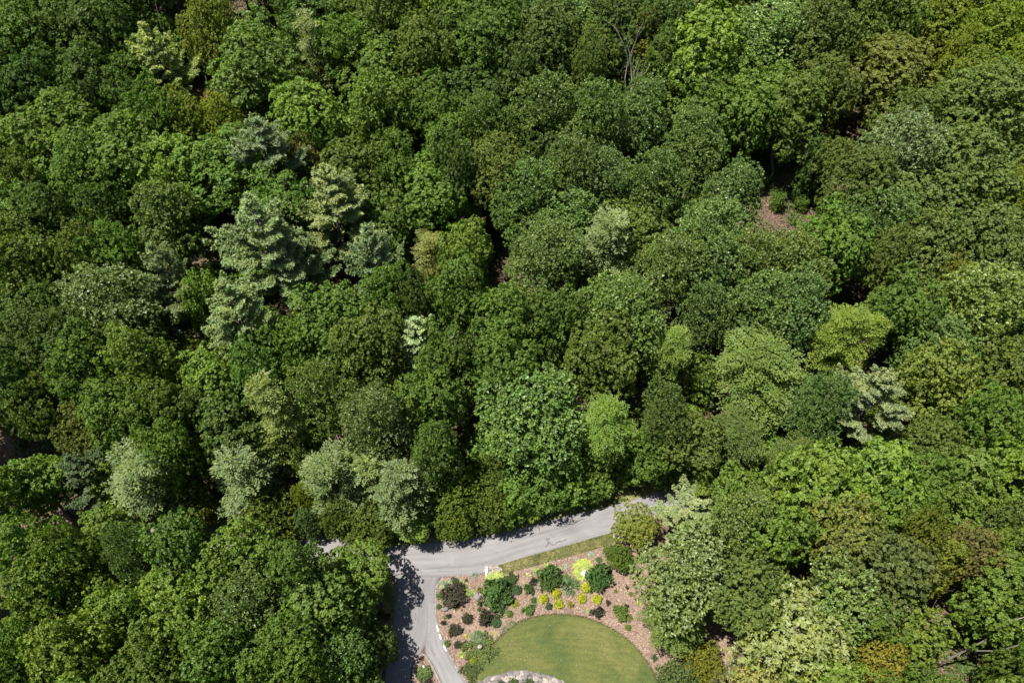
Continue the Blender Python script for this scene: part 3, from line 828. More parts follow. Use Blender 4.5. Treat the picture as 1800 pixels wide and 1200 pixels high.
HAND = [
 # upper left
 (40, 60, 110, 'B'), (130, 50, 120, 'D'), (205, 45, 85, 'D'),
 (275, 78, 84, 'P', 'small lime-tinged pine near the dark gap with bare trunks, top left', 'the lime-tinged pine', 22, (.14, .175, .075, .4)),
 (362, 42, 84, 'Y', 'olive-yellow thin tree beside the dark gap with trunks', 'the olive-yellow thin tree', 20, (.095, .115, .015, .2)),
 (450, 112, 168, 'D', 'large smooth-domed dark green tree right of the olive-yellow thin tree', 'the large domed tree', 22, (.046, .085, .017, .15)),
 (553, 108, 66, 'E', 'slim pale plumed tree at the right edge of the large domed tree', 'the slim pale plumed tree', 21, (.15, .17, .09, .5)),
 (610, 85, 95, 'B'), (545, 35, 110, 'D'), (60, 150, 115, 'D'), (160, 145, 120, 'D'), (110, 235, 140, 'B'),
 (215, 190, 90, 'D'), (272, 205, 90, 'B'),
 (320, 212, 84, 'Y', 'taller of two neighbouring yellow-green trees, the left one, upper left', 'the left yellow-green tree'),
 (390, 218, 70, 'Y', 'shorter of two neighbouring yellow-green trees, beside the blue-grey pine', 'the right yellow-green tree'),
 (448, 250, 108, 'G', 'blue-grey pine standing above the rounded tree, upper left', 'the blue-grey pine', 23, (.085, .115, .075, .3)),
 (412, 290, 145, 'B'), (540, 195, 120, 'L'), (230, 265, 140, 'B'), (150, 300, 130, 'B'),
 (25, 325, 95, 'Q'), (90, 385, 100, 'D'), (185, 380, 90, 'D'),
 (288, 382, 112, 'B', 'rounded tree with small cream leaf tips left of the tallest pine', 'the cream-flecked rounded tree', None, (.055, .095, .02, .5)),
 (458, 385, 132, 'P', 'tallest pale blue-green pine with layered limbs, left of centre', 'the tallest pale pine', 28),
 (498, 440, 90, 'P', 'pale pine leaning close against the lower side of the tallest pine', None, 22),
 (573, 345, 120, 'P', 'broad yellowish pale pine right of the tallest pine', 'the yellowish broad pine', 25, (.125, .15, .065, .4)),
 (535, 278, 66, 'R', 'brown-tinged thinning tree above the yellowish broad pine', None, 16),
 (655, 430, 84, 'P', 'two-tiered blue-green pine right of the yellowish broad pine', 'the two-tiered pine', 25, (.10, .14, .09, .4)),
 (280, 468, 84, 'G', 'grey-green pine at the left edge of the pine group', 'the grey-green pine', 23, (.085, .11, .065, .35)),
 (420, 535, 118, 'P', 'layered pale pine below the tallest pine', 'the layered pine', 25, (.11, .15, .075, .35)),
 (762, 462, 62, 'X', 'small straw-green shaggy tree beside the two-tiered pine', 'the straw-green shaggy tree', 15, (.17, .165, .06, .3)),
 (742, 582, 84, 'P', 'small whitish blue pine standing alone among green trees', 'the small whitish pine', 20, (.16, .205, .14, .5)),
 (697, 592, 40, 'X', 'narrow pale yellow tree touching the small whitish pine', None, 16, (.24, .25, .09, .6)),
 (745, 335, 140, 'B'), (690, 300, 100, 'B'), (800, 300, 90, 'D'), (822, 430, 96, 'L'), (860, 290, 110, 'O'), (855, 215, 90, 'S'),
 (690, 45, 110, 'Q'), (740, 90, 110, 'Q'), (850, 60, 120, 'B'), (960, 60, 115, 'C'), (660, 175, 110, 'L'), (760, 185, 100, 'B'),
 (1040, 115, 60, 'C'), (1090, 40, 110, 'D'), (900, 130, 100, 'D'), (950, 195, 112, 'S'),
 (1045, 200, 100, 'S'), (1120, 195, 110, 'S'), (1165, 110, 80, 'D'),
 (1128, 75, 72, 'R', 'rusty yellow-brown tree behind the bare grey snag', 'the rusty tree', 18, (.10, .10, .022, .2)),
 (1000, 290, 105, 'S'), (1060, 315, 112, 'S'), (1150, 325, 115, 'S'), (930, 340, 110, 'S'),
 # upper right
 (1225, 85, 140, 'L', 'large bright green crown right of the bare grey snag', 'the large bright crown', 22), (1235, 175, 120, 'B'),
 (1350, 55, 160, 'S'), (1440, 60, 120, 'O'), (1450, 150, 110, 'O'), (1395, 185, 110, 'Q'), (1570, 130, 165, 'O'),
 (1560, 25, 120, 'Q'), (1650, 40, 105, 'Y'), (1735, 60, 105, 'Y'), (1790, 20, 70, 'L'), (1690, 95, 60, 'Y'), (1790, 110, 80, 'Y'),
 (1732, 185, 165, 'C', 'vast cauliflower-shaped grey-green crown at the right edge, upper one', 'the upper cauliflower crown', 22),
 (1700, 285, 160, 'C', 'cauliflower-shaped grey-green crown just below the vast upper one', 'the lower cauliflower crown', 20),
 (1582, 258, 120, 'S', 'silvery crown with wind-flipped leaves left of the cauliflower crowns', 'the silvery wind-flipped crown', 21, (.13, .16, .09, 1.0)),
 (1522, 318, 120, 'O'), (1478, 282, 70, 'O', None, None, 14), (1432, 284, 46, 'N', 'young blue-green tree in the sunlit gap with rusty ground', 'the tree in the rusty gap', 12, (.04, .085, .03, .1)),
 (1368, 350, 24, 'N', None, None, 3.5), (1412, 352, 22, 'N', None, None, 3), (1440, 330, 26, 'N', None, None, 4), (1340, 312, 24, 'N', None, None, 4),
 (1300, 195, 110, 'B'), (1215, 245, 110, 'S'), (1288, 335, 115, 'S'), (1240, 410, 130, 'S'),
 (1640, 372, 150, 'C'), (1540, 385, 115, 'S'), (1760, 345, 76, 'Y'), (1745, 420, 130, 'C'), (1620, 440, 130, 'C'),
 # middle left
 (55, 460, 120, 'Q'), (155, 435, 90, 'Q'), (205, 455, 90, 'B'),
 (200, 535, 150, 'S', 'broad crown with cream leaf tips at left, below the grey-green pine', 'the cream-tipped broad crown', None, (.07, .10, .025, .9)),
 (104, 542, 60, 'B', None, None, 16), (45, 580, 120, 'D'), (345, 520, 75, 'L'),
 (150, 650, 120, 'B'), (240, 640, 115, 'B'), (360, 665, 120, 'L'), (440, 660, 110, 'B'),
 (482, 738, 84, 'X', 'pale lime plumed tree standing out from dark green, lower left of centre', 'the pale lime plumed tree', 22, (.17, .215, .065, .4)),
 (75, 715, 90, 'Q'), (150, 745, 90, 'R', 'olive-brown feathered tree in the shade at far left', None, 15, (.065, .080, .014, .1)), (25, 690, 100, 'D'),
 (210, 730, 115, 'B'), (295, 720, 110, 'B'), (290, 800, 90, 'B'), (560, 570, 135, 'B'), (510, 610, 90, 'B'), (570, 690, 115, 'S', None, None, None, (.075, .105, .02, .5)),
 # middle
 (640, 600, 115, 'Q'), (685, 520, 90, 'B'), (730, 520, 70, 'D'), (815, 515, 110, 'B'), (955, 455, 125, 'S'),
 (1058, 450, 100, 'E', 'pale sage layered tree right of the dark central gap', 'the pale sage layered tree', 20, (.12, .16, .085, .5)),
 (1095, 545, 150, 'S', None, None, None, (.075, .11, .028, .3)), (1170, 465, 115, 'S'), (885, 560, 115, 'B'), (870, 630, 130, 'B'), (970, 560, 100, 'B'),
 (1060, 620, 130, 'Q'), (1172, 620, 95, 'F', 'soft fresh-green feathery tree right of centre', 'the soft feathery tree'),
 (935, 720, 170, 'S', 'wide pale-tipped crown above the lane, middle of the photo', 'the wide central crown', 19, (.08, .12, .03, .35)),
 (1062, 745, 130, 'F', 'bright emerald layered tree right of the wide central crown', 'the emerald layered tree', 17, (.064, .116, .014, .1)),
 (668, 735, 125, 'S', 'tall crown with buff leaf tips left of the wide central crown', 'the buff-tipped tall crown', 21, (.085, .105, .03, .7)),
 (758, 700, 110, 'B'), (790, 620, 100, 'B'), (760, 790, 90, 'B'), (1170, 720, 90, 'S'), (1215, 770, 110, 'O', None, None, 15), (1150, 790, 80, 'B', None, None, 13),
 (1260, 470, 115, 'S'), (1320, 540, 130, 'S'), (1395, 535, 112, 'S', None, None, None, (.09, .13, .045, .7)), (1400, 472, 112, 'S', None, None, None, (.11, .14, .03, .5)),
 (1308, 448, 110, 'S', None, None, None, (.10, .13, .03, .5)), (1245, 545, 90, 'S'),
 (1482, 600, 130, 'F', 'glowing yellow-green feathery tree left of the grey pine, right side', 'the glowing yellow-green tree', 19, (.088, .128, .014, .1)),
 (1330, 660, 180, 'H', 'wide dark feathery tree with flat fronds, right of centre', 'the wide dark feathery tree', 17, (.047, .083, .018, .15)),
 (1595, 535, 115, 'B'), (1660, 500, 66, 'Y', None, None, 17, (.10, .11, .018, .1)), (1560, 450, 80, 'O'), (1720, 530, 150, 'S', None, None, None, (.10, .13, .03, .6)),
 (1552, 690, 116, 'P', 'grey sage pine with bare white limbs, right side', 'the grey sage pine', 22, (.095, .125, .078, .35)),
 (1450, 720, 92, 'S'), (1650, 650, 120, 'Q', None, None, None, (.10, .13, .028, .4)), (1760, 640, 120, 'Q'), (1740, 740, 110, 'B'), (1640, 780, 110, 'O', None, None, 15), (1560, 790, 90, 'B', None, None, 12),
 (1400, 790, 90, 'H', None, None, 13), (1300, 770, 100, 'H', None, None, 13),
 # strip of low trees on the wooded side of the lane, left to right
 (128, 828, 72, 'G', 'dark slate-green pine left of the hidden lane, lower left', 'the slate-green pine', 17, (.055, .085, .055, .2)),
 (192, 842, 72, 'L', None, None, 12), (192, 925, 88, 'L', None, None, 13), (50, 850, 120, 'L', None, None, 14), 
 (272, 848, 112, 'E', 'large sage plumed tree at the bend of the hidden lane, lower left', 'the large sage plumed tree', 17, (.085, .13, .065, .35)),
 (332, 885, 82, 'V', 'dense olive-yellow rounded tree beside the large sage plumed tree', 'the olive-yellow rounded tree', 9, (.09, .105, .014, .1)),
 (425, 840, 90, 'E', 'silver-grey plumed tree between two olive rounded trees', 'the silver-grey plumed tree', 15, (.10, .14, .09, .4)),
 (465, 900, 92, 'V', 'olive rounded tree below the silver-grey plumed tree', None, 9, (.065, .09, .014, .1)),
 (541, 872, 50, 'V', 'small bright yellow-green bush tree above the blue-green ball', None, 8, (.10, .13, .014, .1)),
 (535, 912, 46, 'U', 'small blue-green ball-shaped tree by the hidden lane', 'the blue-green ball', 6.5),
 (586, 850, 92, 'E', 'tall pale grey-green plumed tree above the lane, left one of three', 'the left plumed tree of three', 15, (.125, .165, .085, .4)),
 (650, 840, 80, 'E', 'middle one of three pale grey-green plumed trees above the lane', None, 14, (.115, .16, .075, .4)),
 (708, 858, 100, 'E', 'broad pale grey-green plumed tree above the lane, right one of three', 'the right plumed tree of three', 14, (.11, .155, .085, .4)),
 (600, 902, 64, 'V', None, None, 8), (650, 918, 84, 'V', 'olive-green rounded bush tree beside the junction, wooded side', None, 7.5, (.065, .105, .016, .2)),
 (722, 922, 74, 'F', 'fresh green feathery tree overhanging the junction', None, 6.5, (.075, .125, .018, .2)),
 (800, 915, 62, 'V', 'round bright green bush tree at the grassy edge of the lane', 'the round bright bush', 6.5, (.08, .125, .014, .1)),
 (815, 865, 90, 'V', None, None, 9, (.06, .10, .014, .1)), (770, 850, 70, 'N'), (862, 880, 80, 'V', None, None, 8), (905, 870, 80, 'N', None, None, 8), (958, 848, 80, 'N', None, None, 8), (1005, 835, 80, 'N', None, None, 8),
 (868, 908, 50, 'F', None, None, 5), (932, 888, 54, 'F', 'small lime feathery bush leaning over the lane by the tar squiggles', None, 4.5, (.10, .155, .016, .1)), (985, 868, 50, 'N', None, None, 5),
 (1040, 818, 80, 'N', None, None, 8), (1052, 850, 50, 'N', None, None, 5), (1105, 812, 70, 'N', None, None, 7), (1155, 795, 80, 'N', None, None, 8),
 (1205, 790, 80, 'N', None, None, 8), (1255, 775, 80, 'N', None, None, 8), (1290, 780, 70, 'N', None, None, 7), (1340, 770, 80, 'N', None, None, 8),
 (740, 880, 70, 'N', None, None, 7), (690, 900, 60, 'V', None, None, 7, (.08, .115, .05, .2)),
 # woods lower left
 (50, 960, 100, 'L'), (118, 975, 84, 'L'), (235, 965, 84, 'S', None, None, None, (.06, .10, .03, .4)), (315, 960, 120, 'L', None, None, None, (.055, .105, .02, .2)), (418, 990, 124, 'L', None, None, None, (.055, .105, .02, .2)),
 (520, 1006, 116, 'B'), (622, 1000, 108, 'B', 'rounded green tree hanging over the corner of lane and driveway', 'the corner tree', 10.5), (180, 1040, 80, 'L', None, None, 14), (70, 1050, 110, 'L'), 
 (440, 1050, 130, 'S', None, None, None, (.075, .11, .03, .5)), (310, 1065, 130, 'L'), (215, 1085, 110, 'L'), (552, 1070, 130, 'L', None, None, 16, (.055, .105, .02, .3)), 
 (603, 1070, 105, 'L', 'big-leaved bright tree left of the driveway', 'the big-leaved tree by the drive', 11.5, (.07, .13, .02, .3)),
 (650, 1135, 84, 'V', 'dark dense rounded tree touching the driveway kerb', None, 8, (.035, .075, .014, .1)),
 (500, 1150, 130, 'B'), (588, 1160, 110, 'S', None, None, 14, (.06, .105, .025, .4)), (390, 1140, 130, 'L', None, None, None, (.055, .105, .02, .2)), (120, 1145, 130, 'L'), (25, 1160, 110, 'B'), (260, 1175, 130, 'B'), (615, 1208, 100, 'B', None, None, 10),
 # woods lower right
 (1116, 918, 78, 'W', 'olive-yellow rounded tree with pale twigs at the end of the verge', 'the olive-yellow roadside tree', 7, (.078, .105, .016, .2)),
 (1218, 893, 88, 'P', 'pale frosty pine leaning over the lane beside the olive-yellow roadside tree', 'the frosty pine', 14, (.10, .13, .08, .35)),
 (1195, 995, 160, 'S', 'big cream-speckled crown right of the garden bed', 'the cream-speckled crown', 17, (.115, .145, .045, .8)),
 (1088, 978, 44, 'V', 'bushy green shrub tree at the right end of the bed', None, 3.5, (.06, .105, .018, .1)),
 (1185, 1088, 125, 'F', 'dark glossy spreading tree overhanging the right of the bed', 'the spreading tree by the bed', 9, (.045, .085, .014, .1)),
 (1262, 1040, 80, 'B', None, None, 11, (.03, .08, .02, .1)), (1310, 915, 120, 'S', None, None, None, (.10, .14, .035, .4)), (1300, 860, 90, 'L', None, None, 13), (1240, 850, 60, 'F', None, None, 7),
 (1430, 850, 140, 'L', 'sunlit light green crown at the bend of the lane, right side', 'the sunlit light crown'), (1535, 850, 140, 'L'), (1620, 850, 110, 'B'), (1690, 860, 130, 'L'), (1760, 840, 100, 'L'),
 (1370, 930, 110, 'L'), (1480, 920, 110, 'Q', None, None, None, (.10, .125, .03, .4)), (1580, 900, 110, 'L', None, None, None, (.08, .135, .018, .3)),
 (1322, 1045, 150, 'C', 'smooth dark olive-green domed crown left of the brownish dome', 'the dark olive dome', 18, (.042, .068, .02, .1)),
 (1545, 990, 185, 'C', 'very large dull brownish-olive domed crown, lower right', 'the brownish-olive dome', 21, (.050, .068, .022, .2)),
 (1620, 940, 76, 'Q', None, None, None, (.082, .105, .014, .1)), (1650, 990, 76, 'L', 'yellow-lime small crown beside the dying brown tree', None, 18, (.125, .155, .018, .3)),
 (1712, 975, 95, 'R', 'dying grey-brown tree with thin foliage, lower right', 'the dying brown tree', 19, (.085, .075, .04, .2)),
 (1480, 1045, 130, 'S', None, None, 19, (.11, .15, .045, .6)), (1395, 1115, 190, 'W', 'largest cream-white thin crown with pale limbs, lower right', 'the cream-white crown', 18, (.135, .165, .07, .6)),
 (1560, 1095, 80, 'L'), (1598, 1105, 120, 'L'), (1768, 1045, 130, 'L'),
 (1555, 1165, 84, 'Y', 'golden yellow-orange tree at the bottom edge, right half', 'the golden tree', 15, (.125, .125, .016, .2)),
 (1775, 915, 80, 'C'), (1770, 975, 80, 'L'), (1240, 1165, 70, 'V', 'yellow-green fine shrub tree left of the cream-white crown', None, 6, (.105, .13, .012, .1)),
 (1192, 1192, 66, 'V', 'grey-green low tree with pale twigs at the bottom beside the lawn', None, 5, (.05, .075, .028, .3)), (1815, 1170, 90, 'B'), (1610, 1222, 100, 'B'), (1450, 1210, 120, 'L'), (1330, 1210, 100, 'W', None, None, 14, (.19, .2, .08, .6)),
]
for t in HAND: hand(*t)

# open ground the photograph shows: no filler crown may cover it
OPEN = [(690, 972), (770, 957), (900, 937), (1000, 912), (1090, 888), (1165, 868), (1175, 890), (1075, 905), (1072, 945), (1105, 1000), (1125, 1050), (1115, 1100), (1145, 1130), (1215, 1140), (1185, 1210), (1175, 1420), (660, 1420), (672, 1210), (695, 1050)]
SUNLIT = [(752, 1008), (748, 1060), (736, 1085), (748, 1110), (748, 1140), (738, 1200), (1100, 1200), (1095, 1000), (1075, 955), (1060, 925), (900, 962), (780, 975)]
HOLES = [(1392, 332, 86, 50), (1345, 300, 30, 30), (1478, 195, 40, 22), (882, 455, 30, 50), (408, 440, 26, 32), (330, 540, 16, 28), (350, 165, 26, 40), (400, 8, 95, 20), (935, 610, 18, 22),
         (255, 920, 22, 22), (90, 905, 34, 16), (300, 930, 22, 14), (400, 935, 20, 10), (570, 950, 30, 10), (600, 410, 20, 30), (115, 1015, 60, 34), (85, 1098, 60, 16), (1692, 1150, 62, 34), (690, 605, 10, 16), (700, 640, 16, 14), (1475, 515, 14, 10), (1310, 838, 40, 12), (75, 800, 40, 20), (1110, 125, 26, 36)]
CELL = {}
def crowded(x, y, D, f):
    for i in range(int(x // 12) - 1, int(x // 12) + 2):
        for j in range(int(y // 12) - 1, int(y // 12) + 2):
            for (a, b_, d) in CELL.get((i, j), ()):
                if (a - x) ** 2 + (b_ - y) ** 2 < (f * (d + D) / 2) ** 2: return True
    return False
def occupy(x, y, D): CELL.setdefault((int(x // 12), int(y // 12)), []).append((x, y, D))
for T in TREES: occupy(T['x'], T['y'], T['D'])

def shades(x, y, z, D, h, cf):
    k = 1 / math.tan(SUN_EL) / math.hypot(*SUN_TRAVEL)
    pts = []
    for zz, rr in ((cf * h, .5), (h * .95, .2), (h * .55, .5)):
        for q in range(8):
            xx = x + D * rr * math.cos(q * .7854) + SUN_TRAVEL[0] * k * (z + zz); yy = y + D * rr * math.sin(q * .7854) + SUN_TRAVEL[1] * k * (z + zz)
            if yy < 60: pts.append(project(xx, yy, 0)[:2])
    if not pts: return False
    P = np.array(pts)
    return bool(in_poly(SUNLIT, P[:, 0], P[:, 1]).any())
for T in TREES:
    if shades(T['x'], T['y'], float(terrain(T['x'], T['y'])), T['D'], T['h'], .7): print('shades the open ground:', T['desc'], round(T['cx']), round(T['cy']), round(T['h']))
def blocked(x, y, D, h, cf):
    z = float(terrain(x, y))
    pts = []
    for zz, rr in ((z + cf * h, .5), (z + h * .98, .2), (z + h * .5, .45), (z + .3, .15)):
        for k in range(16):
            for r2 in (rr, rr * .6): pts.append(project(x + D * r2 * math.cos(k * .3927), y + D * r2 * math.sin(k * .3927), zz)[:2])
    P = np.array(pts)
    if in_poly(OPEN, P[:, 0], P[:, 1]).any(): return True
    for (hx, hy, rx, ry) in HOLES:
        if (((P[:, 0] - hx) / rx) ** 2 + ((P[:, 1] - hy) / ry) ** 2 < 1).any(): return True
        if (hx - P[:32, 0].mean()) ** 2 + (hy - P[:32, 1].mean()) ** 2 < (P[0, 0] - P[16, 0]) ** 2 * .25: return True
    if shades(x, y, z, D, h, cf): return True
    # never on the road
    dx = np.min(np.hypot(up_w[:, 0] * .5 + lo_w[:, 0] * .5 - x, up_w[:, 1] * .5 + lo_w[:, 1] * .5 - y))
    return dx < 3.2

SHOWN = [T for T in TREES if T['land']]
def zone_kind(px, py):
    u = R.random()
    def pick(s): return s[int(u * len(s))]
    if py > 880:
        return pick('LLLBSB') if px < 690 else pick('LLQSOCF')
    if px > 1480 and py < 480: return pick('COOQCYS') if py > 200 or px < 1600 else pick('YQYOL')
    if px > 1200 and py < 260: return pick('OQOSB')
    if px > 880: return pick('SSSBQSB')
    if py > 620: return pick('BBLBQD')
    return pick('BBDDBQL')

for i in range(9000):
    x = R.uniform(-112, 112); y = R.uniform(6, 172)
    h = R.uniform(16, 20.5); D = R.choice((R.uniform(7.5, 9.5), R.uniform(9, 12)))
    px, py, dep = project(x, y, float(terrain(x, y)) + .72 * h)
    m_ = D * FPX / dep
    if px < -m_ * .9 or px > 1800 + m_ * .9 or py > 1200 + m_ * .9 or py < -m_ * 1.6: continue
    if crowded(x, y, D, .64): continue
    if any(t['y'] > y - 1 and math.hypot(t['cx'] - px, t['cy'] - py) < .40 * t['dpx'] + .36 * m_ for t in SHOWN): continue
    if blocked(x, y, D, h, .72): continue
    place(zone_kind(px, py), x, y, D, h); occupy(x, y, D)
ncanopy = len(TREES)
# understory: shorter trees in the remaining gaps
for i in range(7000):
    x = R.uniform(-100, 100); y = R.uniform(12, 150)
    h = R.uniform(6, 11); D = R.uniform(4.5, 6.5)
    px, py, dep = project(x, y, float(terrain(x, y)) + .6 * h)
    if px < -10 or px > 1810 or py > 1215 or py < -20: continue
    if crowded(x, y, D, .60) or blocked(x, y, D, h, .62): continue
    place(R.choice('NNNV'), x, y, D, h, mute=R.uniform(.8, 1.05)); occupy(x, y, D)
print('trees', len(TREES), 'canopy', ncanopy)

# ------------------------------------------------------------------ bare trunks, snags, fallen wood
def snag(px, py, h, seed, r0, label, land, material='pale_bark', scale=1, **kw):
    (x, y, z), dep = unproject(px, py, 0)
    e = empty('dead_tree', (x, y, z))
    link('trunk', bare_tree(seed, h, r0, **kw), M[material], e)
    tag(e, label, 'tree')
    if land: LAND.append((*project(x, y, z + h * .8)[:2], land))
    return e
(xs, ys, zs), _ = unproject(1112, 128, 17)
sn = empty('dead_tree', (xs, ys, zs - 17)); link('trunk', bare_tree(5, 15.5, .15, levels=3, spread=.26, trunk_frac=.74, nb=(2, 4)), M['log'], sn)
tag(sn, 'bare grey snag with forked twigs standing above the canopy, top centre', 'tree'); LAND.append((1110, 125, 'the bare grey snag'))
snag(1648, 1172, 11.5, 9, .15, 'bare pale dead trunk leaning out of a dark gap, bottom right', 'the bare pale dead trunk', 'pale_bark', levels=1, spread=.35, trunk_frac=.95, nb=(2, 3))
snag(160, 1050, 14, 12, .16, 'thin dark dead pole tree in the gap at lower left', 'the dark dead pole', 'dark_bark', levels=1, spread=.2, trunk_frac=.95, nb=(1, 2))
snag(1344, 326, 11, 14, .24, 'bare brown trunk rising from the rusty sunlit gap, right side', None, 'bark', levels=2, spread=.3, trunk_frac=.8, nb=(1, 3))
snag(1418, 345, 7, 15, .10, 'thin pale stem in the rusty gap, left one of two', None, 'pale_bark', levels=3, spread=.4, trunk_frac=.6, nb=(2, 3))
snag(1455, 335, 7, 16, .10, 'thin forked pale stem in the rusty gap, right one of two', None, 'pale_bark', levels=3, spread=.5, trunk_frac=.5, nb=(2, 3))
snag(372, 182, 14, 17, .14, 'slender pale trunk in the dark gap below the olive-yellow thin tree', None, 'pale_bark', levels=1, spread=.2, trunk_frac=.9, nb=(1, 2))
snag(600, 425, 9, 18, .16, 'dead dark-branched small tree right of the yellowish broad pine', None, 'dark_bark', levels=4, spread=.6, trunk_frac=.4, nb=(3, 5))
for i, (px, py, l) in enumerate([(315, 30, 'leftmost'), (362, 22, 'second from left'), (405, 30, 'third from left'), (475, 42, 'rightmost')]):
    snag(px, py, 17, 30 + i, .2, f'pale bare trunk in the dark gap at the top edge, {l}', None, 'pale_bark', levels=1, spread=.25, trunk_frac=.9, nb=(1, 2))

def fallen(px0, py0, px1, py1, hz, r, label, material='log'):
    a = np.array(unproject(px0, py0, hz)[0]); b_ = np.array(unproject(px1, py1, hz)[0])
    c = (a + b_) / 2
    V, F = [], []
    mid = (b_ - a) * .1 + np.array([R.uniform(-.2, .2), R.uniform(-.2, .2), .1])
    tube(V, F, [a - c, mid, b_ - c], [r, r * .85, r * .5], 7)
    d = b_ - a
    for k in range(3):
        s = a - c + d * (.45 + .18 * k); e = s + d * .22 + np.array([R.uniform(-1.2, 1.2), R.uniform(-1.2, 1.2), R.uniform(.1, .7)])
        tube(V, F, [s, e], [r * .4, .02], 5)
    o = link('fallen_log', mesh_from('fallen_log', V, F), M[material]); o.location = c
    tag(o, label, 'log')
fallen(30, 1118, 78, 1093, .9, .2, 'left short weathered log lying in the lower-left gap')
fallen(58, 1106, 108, 1091, 1.0, .26, 'longest pale weathered log lying across the lower-left gap')
fallen(88, 1108, 130, 1087, .9, .26, 'right split pale log lying in the lower-left gap')
fallen(88, 808, 104, 792, .4, .18, 'rusty broken log in the dark gap left of the slate-green pine', 'bark')
fallen(1370, 352, 1440, 336, .3, .16, 'brown fallen trunk on the rusty leaf litter, right side gap', 'bark')
def blush(px, py, hz, size, seed, label):
    (x, y, z), dep = unproject(px, py, hz)
    g = z - hz
    e = empty('dead_tree', (x, y, g)); link('trunk', bare_tree(seed, size + hz * .15, .07, levels=4, spread=.45, trunk_frac=.4, nb=(2, 4)), M['pale_bark'], e)
    e.scale.z = max(1, (hz + 1.5) / (size * 1.1)); tag(e, label, 'tree')
blush(1350, 700, 13, 12, 41, 'bare twiggy dead limbs showing below the wide dark feathery tree')
blush(1500, 715, 15, 14, 42, 'bare white limbs beside the grey sage pine')
blush(1300, 1165, 13, 11, 43, 'pale bare limbs at the left side of the cream-white crown')
blush(330, 690, 13, 12, 44, 'grey dead branches in a small gap, left of the pale lime plumed tree')
blush(1700, 965, 16, 15, 45, 'bare grey twigs poking through the dying brown tree')

# ------------------------------------------------------------------ the garden
def g_mesh(tp, ax, k, ll, lw, th, g, sh=.4, jit=.3, name='foliage', bt=.5):
    n = len(tp)
    q, t, s = rosettes(g, tp, nrm(ax), k, ll, lw, th[0], th[1], bt + g.normal(0, .17, n), g.uniform(0, 1, n) * sh, jit)
    return q, t, s
def build(parts, name, material):
    q = np.concatenate([p[0] for p in parts]); t = np.concatenate([p[1] for p in parts]); s = np.concatenate([p[2] for p in parts])
    return quads_mesh(name, q, {'tint': t, 'shoot': s})
def ball(seed, n=260, squash=.75, ll=.20, lw=.10, k=7, rough=.12, lob=5):
    """unit-radius mound: n tufts over a lumpy dome"""
    g = np.random.default_rng(seed)
    d = rand_dir(g, n * 2); d = d[d[:, 2] > -.15][:n]
    ph = g.uniform(0, 6.28, (lob, 3))
    r = 1 + rough * sum(np.sin(d[:, 0] * 4 + p[0]) * np.sin(d[:, 1] * 4 + p[1]) * np.cos(d[:, 2] * 3 + p[2]) for p in ph) + g.normal(0, .05, len(d))
    r *= np.where(g.random(len(d)) < .3, g.uniform(.5, .9, len(d)), 1)
    tp = d * (r * .86)[:, None] * np.array([1, 1, squash]); tp[:, 2] += .12
    return quads_mesh('foliage', *(lambda z: (z[0], {'tint': z[1], 'shoot': z[2]}))(g_mesh(tp, d + np.array([0, 0, .4]), k, ll, lw, (.35, 1.3), g)))
def rosette_plant(seed, heads, k=16, ll=.55, lw=.34, spread=.6, lift=.35):
    """hosta-like clumps: broad arching leaves from a few crowns"""
    g = np.random.default_rng(seed)
    a = g.uniform(0, 6.28, heads); rr = spread * np.sqrt(g.uniform(0, 1, heads))
    tp = np.stack([rr * np.cos(a), rr * np.sin(a), np.full(heads, .12)], 1)
    z = g_mesh(tp, np.repeat([[0, 0, 1.0]], heads, 0) + g.normal(0, .15, (heads, 3)), k, ll, lw, (.5, 1.45), g, .8)
    q = z[0].copy(); q[:, 2, 2] -= .12; q[..., 2] = np.maximum(q[..., 2], 0.0)
    return quads_mesh('foliage', q, {'tint': z[1], 'shoot': z[2]})
def blade_plant(seed, n=120, ll=1.0, lw=.07):
    g = np.random.default_rng(seed)
    az = g.uniform(0, 6.28, n); el = g.uniform(.3, 1.3, n); L = ll * g.uniform(.6, 1.1, n)
    d = np.stack([np.cos(az) * np.cos(el), np.sin(az) * np.cos(el), np.sin(el)], 1)
    o = np.stack([np.cos(az), np.sin(az), np.zeros(n)], 1)
    p0 = o * .08; p1 = p0 + d * (L * .55)[:, None]
    nn = np.cross(np.stack([-np.sin(az), np.cos(az), np.zeros(n)], 1), d)
    q1 = leaves(p0, d, -nn, L * .75, np.full(n, lw), .1, .7)
    d2 = nrm(d + o * .6 - np.array([0, 0, .9]))
    q2 = leaves(p1, d2, -nn, L * .6, np.full(n, lw), .1, .3)
    q2[..., 2] = np.maximum(q2[..., 2], .01)
    q = np.concatenate([q1, q2]); t = np.clip(g.normal(.5, .14, 2 * n), 0, 1)
    return quads_mesh('foliage', q, {'tint': t, 'shoot': np.zeros(2 * n)})
def loose(seed, n=150, ll=.3, lw=.12, k=6, arms=9, h=1.0):
    """open, many-armed shrub with an uneven outline"""
    g = np.random.default_rng(seed)
    tp, ax = [], []
    for i in range(arms):
        az = i * 6.283 / arms + g.normal(0, .3); L = g.uniform(.55, 1.05); el = g.uniform(.15, 1.2)
        o = np.array([math.cos(az) * math.cos(el), math.sin(az) * math.cos(el), math.sin(el) * h])
        m_ = n // arms; w = g.uniform(.15, 1, m_) ** .7
        p = o * (w * L)[:, None] + g.normal(0, .13, (m_, 3)); p[:, 2] = np.maximum(p[:, 2], .05)
        tp.append(p); ax.append(np.repeat((o + np.array([0, 0, .3]))[None], m_, 0) + g.normal(0, .3, (m_, 3)))
    z = g_mesh(np.concatenate(tp), np.concatenate(ax), k, ll, lw, (.4, 1.3), g)
    return quads_mesh('foliage', z[0], {'tint': z[1], 'shoot': z[2]})
